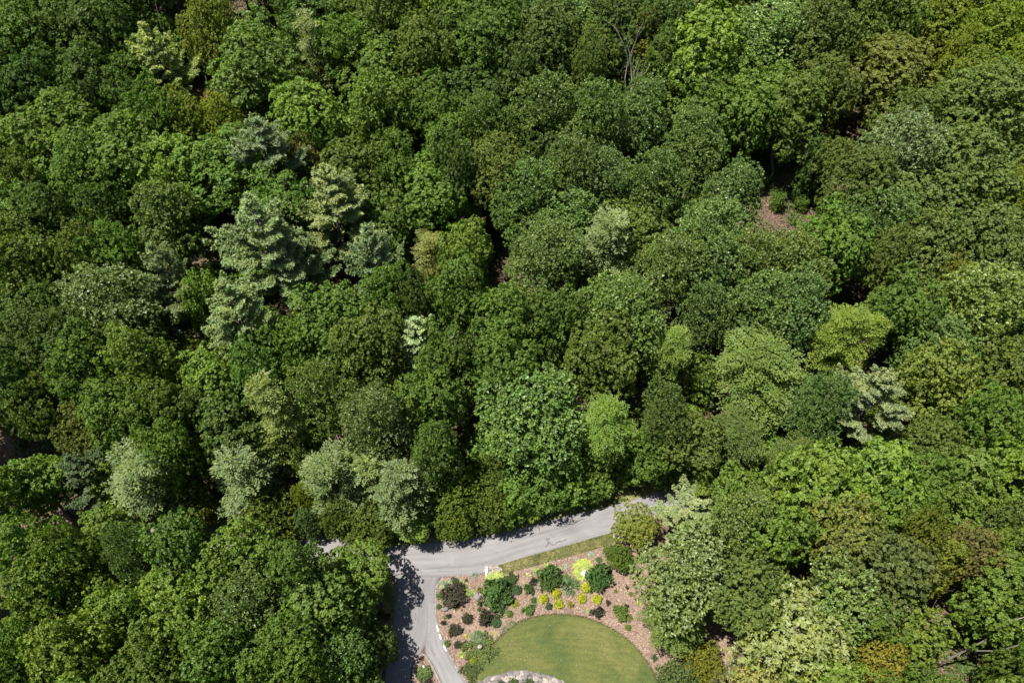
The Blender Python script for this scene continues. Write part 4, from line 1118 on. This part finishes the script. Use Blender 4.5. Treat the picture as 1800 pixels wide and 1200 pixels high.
GP = {
 'ball': [ball(s) for s in (1, 2, 3)],
 'gold': [ball(s, 300, .8, .22, .13, 6, .14, 6) for s in (4, 5, 6)],
 'big': [ball(s, 620, .8, .17, .075, 8, .26, 7) for s in (7, 8)],
 'spread': [ball(s, 560, .38, .19, .06, 8, .25, 7) for s in (9, 10)],
 'loose': [loose(s) for s in (11, 12, 13)],
 'fine': [loose(s, 420, .17, .07, 7, 14, .9) for s in (14, 15)],
 'hosta': [rosette_plant(s, 5) for s in (16, 17)],
 'patch': [rosette_plant(s, 150, 11, .19, .11, .9) for s in (18, 19)],
 'blade': [blade_plant(s) for s in (20, 21)],
 'spiky': [ball(s, 240, .7, .38, .05, 7, .1) for s in (22,)],
}
for L in GP.values():
    for me in L: me.materials.append(M['petal_leaf'])
GREEN = (.05, .11, .022, .1); MID = (.06, .12, .02, .15); LIME = (.16, .235, .025, .3); GOLD = (.42, .44, .025, .0); OLIVE = (.075, .10, .02, .1)
DKGR = (.03, .07, .025, .05); PURP = (.042, .02, .027, .0); BLACKP = (.018, .013, .016, 0); SILV = (.19, .25, .22, .2); LIMEY = (.26, .31, .04, .2); SAGE = (.17, .23, .13, .3)
def plant(px, py, d, form, col, label, name='shrub', cat='shrub', hgt=None, group=None, wide=1.0):
    (x, y, z), dep = unproject(px, py, 0)
    r = d / 2 * dep / FPX
    me = R.choice(GP[form])
    o = link(name, me)
    o.location = (x, y, .05)
    o.scale = (r * wide * 1.05, r * 1.05, (hgt if hgt else r * 1.05))
    o.rotation_euler = (0, 0, R.uniform(0, 6.28) if wide == 1.0 else R.uniform(-.15, .15))
    v = R.uniform(.9, 1.1); o.color = (col[0]*v, col[1]*v, col[2]*v, col[3])
    return tag(o, label, cat, group)
plant(800, 1048, 38, 'big', PURP, 'large purple-black smoke bush near the corner of the bed', 'purple_shrub', hgt=1.3)
plant(822, 1088, 23, 'fine', (.03, .022, .018, 0), 'dark bronze twiggy shrub in the middle of three below the smoke bush', 'purple_shrub')
plant(852, 1088, 33, 'fine', (.026, .018, .018, 0), 'biggest dark bronze shrub, beside the tall green evergreen', 'purple_shrub', hgt=1.4)
plant(801, 1109, 28, 'fine', (.03, .02, .018, 0), 'dark bronze shrub above the blackish ball shrub', 'purple_shrub')
plant(805, 1133, 13, 'ball', BLACKP, 'small blackish ball shrub near the driveway kerb', 'purple_shrub')
plant(789, 1083, 11, 'loose', BLACKP, 'small black-leaved plant right of the tiny lime sprig', 'purple_shrub')
plant(780, 1095, 11, 'loose', BLACKP, 'small black-leaved plant close to the driveway kerb', 'purple_shrub')
plant(938, 1023, 17, 'loose', BLACKP, 'black spiky-leaved plant left of the round evergreen', 'purple_shrub')
plant(1050, 1077, 25, 'loose', (.022, .015, .018, 0), 'black-leaved shrub at the top right edge of the lawn', 'purple_shrub', hgt=.9)
plant(1069, 1060, 11, 'loose', BLACKP, 'sparse black plant above the lime-green shrub at right', 'purple_shrub')
plant(1101, 1065, 9, 'loose', BLACKP, 'tiny dark plant behind the lime-green shrub at right', 'purple_shrub')
plant(1102, 1033, 8, 'loose', (.05, .04, .025, 0), 'tiny brown plant in bare mulch at right', 'purple_shrub')
plant(783, 1027, 22, 'hosta', SAGE, 'grey-green hosta clump at the junction corner of the bed', 'hosta', 'plant', hgt=.5)
plant(783, 1056, 14, 'hosta', (.10, .15, .07, .2), 'grey-green hosta tucked behind the smoke bush', 'hosta', 'plant', hgt=.4)
plant(774, 1047, 12, 'ball', MID, 'small green mound beside the kerb, left of the smoke bush', hgt=.4)
plant(772, 1066, 9, 'ball', MID, 'tiny green mound by the kerb left of the striped boulder', hgt=.35)
plant(801, 1022, 11, 'ball', GREEN, 'small green shrub beside the dark upright stone', hgt=.5)
plant(820, 1020, 6, 'ball', OLIVE, 'tiny olive mound above the chartreuse hostas', hgt=.25)
plant(815, 1029, 19, 'hosta', LIME, 'upper chartreuse hosta right of the smoke bush', 'hosta', 'plant', hgt=.5)
plant(826, 1044, 18, 'hosta', LIME, 'lower chartreuse hosta right of the smoke bush', 'hosta', 'plant', hgt=.5)
plant(845, 1038, 11, 'loose', (.15, .19, .03, .2), 'small yellow-green tuft between the hostas and tall evergreen', 'garden_plant', 'plant', hgt=.4)
plant(833, 1011, 13, 'blade', SILV, 'silver-leaved tuft at the edge of the lane', 'garden_plant', 'plant', hgt=.4)
plant(801, 1068, 9, 'ball', (.16, .14, .03, .1), 'small ochre mound at the foot of the smoke bush', hgt=.3)
plant(842, 1071, 7, 'ball', OLIVE, 'tiny olive mound above the biggest bronze shrub', hgt=.3)
plant(781, 1086, 7, 'loose', LIME, 'tiny lime sprig beside the black-leaved plants', 'garden_plant', 'plant', hgt=.25)
plant(787, 1131, 11, 'ball', MID, 'small green mound beside the kerb, left of the blackish ball', hgt=.4)
plant(819, 1119, 9, 'hosta', LIMEY, 'small yellow hosta left of the blue-green spiky mound', 'hosta', 'plant', hgt=.3)
plant(810, 1150, 13, 'hosta', LIMEY, 'bright yellow hosta below the blackish ball shrub', 'hosta', 'plant', hgt=.35)
plant(817, 1138, 11, 'ball', (.12, .15, .02, .1), 'upper yellow-green ball left of the spreading olive juniper', hgt=.5)
plant(822, 1155, 9, 'ball', (.12, .15, .02, .1), 'lower yellow-green ball left of the spreading olive juniper', hgt=.4)
plant(838, 1121, 20, 'spiky', SAGE, 'blue-green spiky mound above the spreading olive juniper', hgt=.6)
plant(852, 1112, 11, 'hosta', (.16, .24, .04, .2), 'small lime hosta below the biggest bronze shrub', 'hosta', 'plant', hgt=.3)
plant(869, 1113, 9, 'hosta', LIMEY, 'tiny pale yellow plant close to the lawn edge, left side', 'hosta', 'plant', hgt=.25)
plant(861, 1127, 13, 'loose', (.15, .24, .03, .2), 'lime tuft between spreading juniper and lawn', 'garden_plant', 'plant', hgt=.4)
plant(844, 1143, 46, 'spread', OLIVE, 'wide low spreading olive juniper with a pale boulder in it', hgt=.9)
plant(833, 1162, 15, 'gold', (.18, .22, .02, .1), 'yellow-lime ball between two spreading junipers', hgt=.6)
plant(827, 1178, 29, 'spread', (.07, .09, .022, .1), 'smaller spreading olive juniper at the tip of the lawn', hgt=.8)
plant(876, 1047, 50, 'big', (.048, .115, .022, .1), 'tallest dark green evergreen shrub in the bed', hgt=2.2)
plant(884, 1070, 22, 'blade', (.04, .09, .03, 0), 'arching green tuft at the foot of the tallest evergreen', 'garden_plant', 'plant', hgt=.7)
plant(870, 1021, 36, 'patch', (.25, .305, .04, .2), 'wide golden hosta patch beside the stone heap', 'hosta', 'plant', hgt=.8)
plant(899, 1018, 21, 'spread', (.05, .085, .022, .1), 'round olive-green mound right of the golden hosta patch', hgt=.8)
plant(908, 1037, 17, 'ball', (.035, .085, .032, .1), 'smooth blue-tinged green ball right of the tallest evergreen', hgt=.7)
plant(931, 1037, 19, 'loose', (.045, .085, .02, .1), 'loose green shrub below the black spiky plant', hgt=.7)
plant(904, 1061, 13, 'gold', (.25, .28, .02, .1), 'lime-yellow ball at the right foot of the tallest evergreen', hgt=.5)
plant(896, 1079, 12, 'ball', (.11, .18, .025, .1), 'lime-green ball above the lawn edge, left of the broad green mound', hgt=.5)
plant(872, 1095, 17, 'ball', (.04, .10, .03, .1), 'fresh green mound right of the biggest bronze shrub', hgt=.6)
plant(929, 1073, 25, 'loose', (.06, .115, .018, .1), 'broad loose green mound at the upper left lawn edge', hgt=.7)
plant(938, 1055, 10, 'ball', (.045, .11, .025, .1), 'tiny green ball left of the golden mounds', hgt=.4)
plant(965, 1066, 12, 'ball', (.035, .085, .03, .1), 'small dark green ball between two golden mounds', hgt=.5)
plant(899, 1096, 14, 'blade', (.10, .13, .05, .1), 'thin grassy wisp at the lawn edge, right one', 'garden_plant', 'plant', hgt=.3)
plant(887, 1106, 14, 'blade', (.10, .12, .06, .1), 'thin grassy wisp at the lawn edge, left one', 'garden_plant', 'plant', hgt=.3)
plant(966, 1020, 38, 'big', (.05, .108, .02, .1), 'large round evergreen left of the spiky green clump', hgt=1.9)
plant(1002, 1031, 36, 'blade', (.05, .10, .03, .1), 'spiky dark green clump of arching blades between two evergreens', 'garden_plant', 'plant', hgt=1.2)
plant(996, 1014, 12, 'loose', (.13, .2, .03, .2), 'small lime tuft above the spiky green clump', 'garden_plant', 'plant', hgt=.4)
plant(1051, 1020, 40, 'big', (.042, .108, .022, .1), 'large dark evergreen casting a shadow beside the white boulder', hgt=2.0)
plant(1060, 1004, 22, 'big', (.035, .08, .022, .1), 'smaller dark evergreen behind the one beside the white boulder', hgt=1.3)
plant(1025, 1002, 40, 'patch', (.26, .315, .04, .2), 'largest golden hosta patch round the white boulder', 'hosta', 'plant', hgt=.9)
for px, py, d, l in [(977, 1043, 16, 'uppermost of the left trio, beneath the round evergreen'), (955, 1053, 15, 'leftmost of all'), (982, 1063, 15, 'lowest of all, near the lawn'),
                     (1030, 1033, 17, 'topmost of the right trio, by the dark evergreen'), (1023, 1053, 15, 'lower left of the right trio'), (1049, 1054, 15, 'rightmost of all')]:
    plant(px, py, d, 'gold', GOLD, 'bright golden mound shrub, ' + l, 'golden_shrub', 'shrub', .75, 'golden mound shrubs in the bed')
plant(1002, 1063, 13, 'loose', (.28, .29, .03, .1), 'uneven olive-gold shrub between the two golden trios', 'golden_shrub', hgt=.6)
for px, py, d, l in [(942, 1002, 12, 'leftmost of four'), (958, 996, 13, 'second of four'), (972, 997, 12, 'palest, third of four'), (983, 1003, 13, 'rightmost of four')]:
    plant(px, py, d, 'hosta', (.22, .29, .05, .5) if 'palest' not in l else (.34, .40, .14, .6), 'small lime hosta in the row above the round evergreen, ' + l, 'hosta', 'plant', .35, 'row of small lime hostas')
plant(929, 1010, 10, 'hosta', (.33, .36, .13, .5), 'small cream-edged hosta left of the hosta row', 'hosta', 'plant', hgt=.25)
plant(920, 1023, 5, 'hosta', (.5, .45, .2, .5), 'tiny cream plant left of the black spiky plant', 'hosta', 'plant', hgt=.15)
for px, py, d, l in [(993, 996, 11, 'nearest the lime hosta row'), (1011, 984, 8, 'between the hosta row and golden patch'), (1039, 974, 12, 'widest, above the golden hosta patch'), (1057, 989, 8, 'right of the golden hosta patch'), (1065, 966, 6, 'smallest, nearest the end of the verge')]:
    plant(px, py, d, 'hosta', SILV, 'silver-blue low plant in dark mulch, ' + l, 'silver_plant', 'plant', .22, 'silver-blue plants in the upper bed')
plant(1053, 984, 11, 'ball', (.05, .10, .02, .1), 'small flat green mound above the silver-blue plants at right', hgt=.3)
plant(1070, 981, 9, 'ball', (.05, .09, .02, .1), 'small green mound left of the bushy shrub tree', hgt=.35)
plant(1090, 1080, 34, 'fine', (.075, .125, .018, .1), 'broad lime-green shrub at the right lawn edge', hgt=1.2)
plant(1106, 1086, 12, 'ball', (.12, .17, .02, .1), 'small lime ball at the right side of the broad lime-green shrub', hgt=.4)
plant(1104, 1103, 11, 'ball', (.12, .18, .02, .1), 'lime ball alone at the right lawn edge', hgt=.45)
plant(1033, 1074, 11, 'hosta', (.22, .27, .08, .4), 'small variegated hosta left of the black-leaved shrub', 'hosta', 'plant', hgt=.3)
plant(1082, 1039, 7, 'ball', (.09, .14, .02, .1), 'tiny green tuft in bare mulch, left one at right', hgt=.2)
plant(1109, 1044, 8, 'ball', (.06, .11, .02, .1), 'tiny green tuft in bare mulch, right one at right', hgt=.2)
plant(1150, 1157, 11, 'loose', (.03, .09, .02, .1), 'small dark green plant right of the lawn in bare mulch', hgt=.4)
plant(1163, 1192, 12, 'hosta', LIMEY, 'yellow plant at the bottom beside the lawn', 'garden_plant', 'plant', hgt=.4)
plant(1205, 1140, 22, 'hosta', (.30, .33, .10, .5), 'pale yellow clump in the mulch right of the lawn', 'hosta', 'plant', hgt=.6)
plant(1122, 1061, 10, 'hosta', LIMEY, 'small yellow-green clump under the spreading tree by the bed', 'hosta', 'plant', hgt=.4)
plant(1112, 1000, 20, 'loose', (.06, .10, .03, .2), 'grey-green loose shrub under the cream-speckled crown', hgt=.8)
plant(746, 1184, 26, 'ball', (.10, .17, .05, .2), 'light green mound shrub on the driveway island', hgt=.9)
plant(751, 1199, 22, 'loose', PURP, 'dark purple shrub at the bottom of the driveway island', 'purple_shrub', hgt=.8)
plant(742, 1157, 9, 'loose', (.10, .018, .02, 0), 'small dark red plant at the tip of the island', 'purple_shrub', hgt=.35)
plant(670, 1080, 16, 'loose', (.035, .075, .02, .1), 'shaded green shrub left of the driveway kerb', hgt=.7)
plant(683, 1083, 12, 'loose', (.09, .035, .02, 0), 'shaded reddish shrub left of the driveway kerb', 'purple_shrub', hgt=.5)

# stones
def stone(px, py, sx, sy, sz, material, label, seed, rot=0.0, name='boulder', cat='boulder', parent=None, z=.05):
    (x, y, _), dep = unproject(px, py, 0)
    o = link(name, rock_mesh(seed, sx, sy, sz * .8, jit=.34), M[material], parent)
    o.location = (x, y, z + sz * .35) if parent is None else (x - parent.location.x, y - parent.location.y, z + sz * .35)
    o.rotation_euler = (0, 0, rot)
    if label: tag(o, label, cat)
    return o
stone(1028, 1009, .40, .30, .38, 'white_stone', 'white boulder in the largest golden hosta patch', 1, .6, z=.3)
stone(844, 1139, .32, .26, .3, 'pale_stone', 'pale pinkish boulder in the wide spreading juniper', 2, .3, z=.65)
stone(783, 1071, .42, .3, .32, 'grey_stone', 'striped grey boulder left below the smoke bush', 3, .4)
stone(838, 1050, .38, .42, .35, 'grey_stone', 'rough grey boulder right of the chartreuse hostas', 4, 1.1)
stone(796, 1019, .16, .34, .5, 'dark_stone', 'dark upright stone at the junction corner of the bed', 5, .2)
stone(742, 1169, .24, .42, .32, 'stone', 'grey boulder on the driveway island', 6, .2)
stone(745, 1173, .16, .26, .28, 'white_stone', 'white stone beside the grey boulder on the island', 7, .2)
stone(1079, 943, .22, .34, .36, 'pale_stone', 'pale upright stone at the right end of the verge', 8, .1)
stone(1088, 946, .26, .16, .2, 'pale_stone', 'small flat pale stone at the right end of the verge', 9, .4)
for i, (px, py, l) in enumerate([(769.5, 1104, 'top'), (774, 1119, 'middle'), (782.5, 1139, 'bottom')]):
    stone(px, py, .09, .36, .14, 'white_stone', f'white edging stone along the driveway kerb, {l} one of three', 20 + i, .3 + .1 * i, 'edging_stone', 'stone')
# heap of cobbles by the lane with a long upright slab
(hx, hy, _), _d = unproject(868, 1000, 0)
heap = empty('stone_heap', (hx, hy, .05)); tag(heap, 'heap of pale cobbles at the left end of the verge', 'stone heap')
hp = flat([(853, 996), (872, 993), (884, 1003), (866, 1009), (852, 1010)])
xx, yy = scatter([hp], 400)
meshes = [rock_mesh(60 + i, .19, .15, .12, 'cobble', 0) for i in range(5)]
for me in meshes: me.materials.append(M['pale_stone'])
pk = poisson_pick([(a, b_, 0) for a, b_ in zip(xx, yy)], .21)
for i, p in enumerate(pk[:60]):
    o = link('cobble', meshes[i % 5], None, heap)
    o.location = (p[0] - hx, p[1] - hy, R.uniform(.02, .14)); o.rotation_euler = (R.uniform(-.3, .3), R.uniform(-.3, .3), R.uniform(0, 6.28))
    k = R.uniform(.7, 1.25); o.scale = (k, k, k)
stone(855.5, 1005, .13, .78, .28, 'white_stone', 'long white slab stone standing against the cobble heap', 10, -.08, 'slab_stone', 'stone')

# curved dry-stone wall round a planted well at the bottom of the lawn
(wx, wy, _), _d = unproject(917, 1262, 0)
(tx, ty, _), _d = unproject(913, 1182, 0)
WR = ty - wy
wall = empty('stone_wall', (wx, wy, .1)); tag(wall, 'curved dry-stone wall at the bottom edge of the lawn', 'stone wall')
wmesh = []
for i in range(6):
    me = rock_mesh(80 + i, .38, .27, .13, 'stone', 1, .3); me.materials.append(M[['stone', 'grey_stone', 'pale_stone', 'stone', 'pale_stone', 'grey_stone'][i]]); wmesh.append(me)
ex = 1.55
for ring, (rr, step, zz) in enumerate([(WR - .15, .62, .25), (WR - .55, .58, .33), (WR - .92, .55, .24), (WR - .05, .6, .0)]):
    na = int(2 * math.pi * rr * ex / step)
    for k in range(na):
        a = 2 * math.pi * k / na + R.uniform(-.02, .02)
        if math.sin(a) < -.35: continue
        o = link('stone', wmesh[R.randrange(6)], None, wall)
        o.location = (rr * ex * math.cos(a), rr * math.sin(a), zz + R.uniform(-.05, .05))
        o.rotation_euler = (R.uniform(-.12, .12), R.uniform(-.12, .12), a + math.pi / 2 + R.uniform(-.15, .15))
        s = R.uniform(.85, 1.2); o.scale = (s, s * R.uniform(.85, 1.15), s)
ell = [(wx + (WR - .3) * ex * math.cos(a), wy + (WR - .3) * math.sin(a)) for a in np.linspace(0, 2 * math.pi, 48, endpoint=False)]
o = slab('planted_well', ell, -.1, .16, M['mulch']); tag(o, 'mulched ground inside the curved stone wall', None, kind='structure')
plant(880, 1204, 20, 'ball', (.03, .065, .02, .1), 'dark green shrub inside the stone wall, left one', hgt=.9)
plant(903, 1202, 22, 'ball', (.05, .085, .02, .1), 'green clipped shrub inside the stone wall, middle one', hgt=.9)
plant(930, 1203, 24, 'ball', (.045, .08, .02, .1), 'green clipped shrub inside the stone wall, right one', hgt=.9)

# small white balls on the lawn
me = rock_mesh(99, .055, .055, .05, 'small_white_ball', 0, .03); me.materials.append(M['pale_stone'])
BALLP = [(897, 1132), (915, 1140), (893, 1163), (923, 1160), (986, 1160), (1023.5, 1155.5), (1013, 1169), (1062, 1150), (1058, 1136), (1030, 1144), (967, 1099), (981, 1149)]
BALLS = {p: n_ for p, n_ in zip(sorted(BALLP), 'first second third fourth fifth sixth seventh eighth ninth tenth eleventh twelfth'.split())}
for px, py in BALLP:
    (x, y, _), _d = unproject(px, py, 0)
    o = link('small_white_ball', me); o.location = (x, y, .16)
    tag(o, 'tiny pale ball sitting on the mown lawn, ' + BALLS[(px, py)] + ' from the left', 'ball', 'tiny pale balls dotted over the lawn')

x, y = RN.uniform(-95, 95, 60000), RN.uniform(12, 125, 60000)
zt = terrain(x, y); pr = project(x, y, zt); k = np.zeros(len(x), bool)
for (hx, hy, rx, ry) in HOLES: k |= ((pr[0] - hx) / (rx * 1.5)) ** 2 + ((pr[1] - hy) / (ry * 1.5)) ** 2 < 1
k |= RN.random(len(x)) < .12
k &= ~in_poly(np.concatenate([up_w, lo_w[::-1]]), x, y) & ~in_poly(bed_w, x, y) & ~in_poly(OPEN, pr[0], pr[1])
x = np.repeat(x[k], 4); y = np.repeat(y[k], 4); x = x + RN.normal(0, .8, len(x)); y = y + RN.normal(0, .8, len(y)); n = len(x)
ang = RN.uniform(0, 6.28, n); stick = RN.random(n) < .12
q = leaves(np.stack([x, y, terrain(x, y) + RN.uniform(.02, .16, n)], 1), np.stack([np.cos(ang), np.sin(ang), RN.normal(0, .25, n)], 1), np.array([[0, 0, 1.0]]) + RN.normal(0, .4, (n, 3)),
           np.where(stick, RN.uniform(.8, 2.6, n), RN.uniform(.15, .4, n)), np.where(stick, RN.uniform(.05, .1, n), RN.uniform(.1, .24, n)))
o = link('leaf_litter', quads_mesh('leaf_litter', q, {'tint': np.clip(RN.normal(.28, .2, n), 0, 1)}), M['chip'])
tag(o, 'dry leaves and sticks lying on the forest floor', None, kind='stuff')
n = 260000
x = RN.uniform(-95, 95, n); y = RN.uniform(12, 125, n)
k = (np.sin(x * .7 + 2 * np.sin(y * .33)) + np.sin(y * .8 + 2 * np.sin(x * .27)) + RN.normal(0, .35, n)) > .45
zt = terrain(x, y); pr = project(x, y, zt)
k &= ~in_poly(OPEN, pr[0], pr[1]) & (pr[0] > -30) & (pr[0] < 1830) & (pr[1] > -40)
k &= ~in_poly(np.concatenate([up_w, lo_w[::-1]]), x, y) & ~in_poly(bed_w, x, y)
cx_, cy_ = [], []
for (hx, hy, rx, ry) in HOLES:
    for _ in range(int(4 + rx * ry / 160)):
        (a, b_, _z), _d = unproject(hx + R.uniform(-1.2, 1.2) * rx, hy + R.uniform(-1.2, 1.2) * ry)
        m_ = R.randint(50, 150); sp = R.uniform(.3, .8)
        cx_.append(a + RN.normal(0, sp, m_)); cy_.append(b_ + RN.normal(0, sp, m_))
x = np.concatenate([x[k]] + cx_); y = np.concatenate([y[k]] + cy_)
pr = project(x, y, terrain(x, y)); k = ~in_poly(np.concatenate([up_w, lo_w[::-1]]), x, y) & ~in_poly(OPEN, pr[0], pr[1]) & ~in_poly(bed_w, x, y)
x, y = x[k], y[k]; zt = terrain(x, y); n = len(x)
hh = RN.uniform(.1, 1.0, n) * (.6 + .4 * np.sin(x * 1.3) * np.sin(y * 1.7))
pos = np.stack([x, y, zt + hh], 1)
dv = RN.normal(0, 1, (n, 3)); dv[:, 2] *= .4
q = leaves(pos, dv, np.array([[0, 0, 1.0]]) + RN.normal(0, .4, (n, 3)), RN.uniform(.25, .5, n), RN.uniform(.15, .28, n))
o = link('undergrowth', quads_mesh('undergrowth', q, {'tint': np.clip(RN.normal(.5, .15, n), 0, 1), 'shoot': np.zeros(n)}), M['leaf'])
o.color = (.06, .10, .02, .1)
tag(o, 'low leafy undergrowth on the forest floor', None, kind='stuff')

# ------------------------------------------------------------------ labels for the forest trees, from their nearest landmark
LAND += [(985, 940, 'the lane by the tar squiggles'), (730, 1080, 'the driveway'), (1010, 1030, 'the garden bed'), (1395, 325, 'the rusty sunlit gap'), (882, 455, 'the dark central gap'), (85, 1098, 'the pale fallen logs'), (400, 8, 'the dark gap with trunks')]
def sector(dx, dy):
    a = math.degrees(math.atan2(-dy, dx)) % 360
    return ['right of', 'above right of', 'above', 'above left of', 'left of', 'below left of', 'below', 'below right of'][int((a + 22.5) // 45) % 8]
bykey = {}
for T in TREES:
    if T['label']: continue
    best = sorted((math.hypot(T['cx'] - l[0], T['cy'] - l[1]), l) for l in LAND)[0]
    T['key'] = (T['desc'], sector(T['cx'] - best[1][0], T['cy'] - best[1][1]), best[1][2]); T['dist'] = best[0]
    bykey.setdefault(T['key'], []).append(T)
ORD = ['closest', 'second closest', 'third closest', 'fourth closest', 'fifth closest', 'sixth closest', 'seventh closest', 'eighth closest']
for k, L in bykey.items():
    L.sort(key=lambda t: t['dist'])
    for i, T in enumerate(L):
        s = f'{k[0]} {k[1]} {k[2]}'
        T['label'] = s if len(L) == 1 else s + ', ' + ORD[min(i, 7)].replace('closest', 'nearest')
seen = {}
for T in TREES:
    T['obj']['label'] = T['label']
    T['obj']['group'] = {'pine_tree': 'pines among the broadleaf trees', 'small_tree': 'small trees and bushes of the wood', 'feathery_tree': 'feathery and plumed trees of the wood'}.get(T['obj'].name.split('.')[0], 'broadleaf trees of the wood')
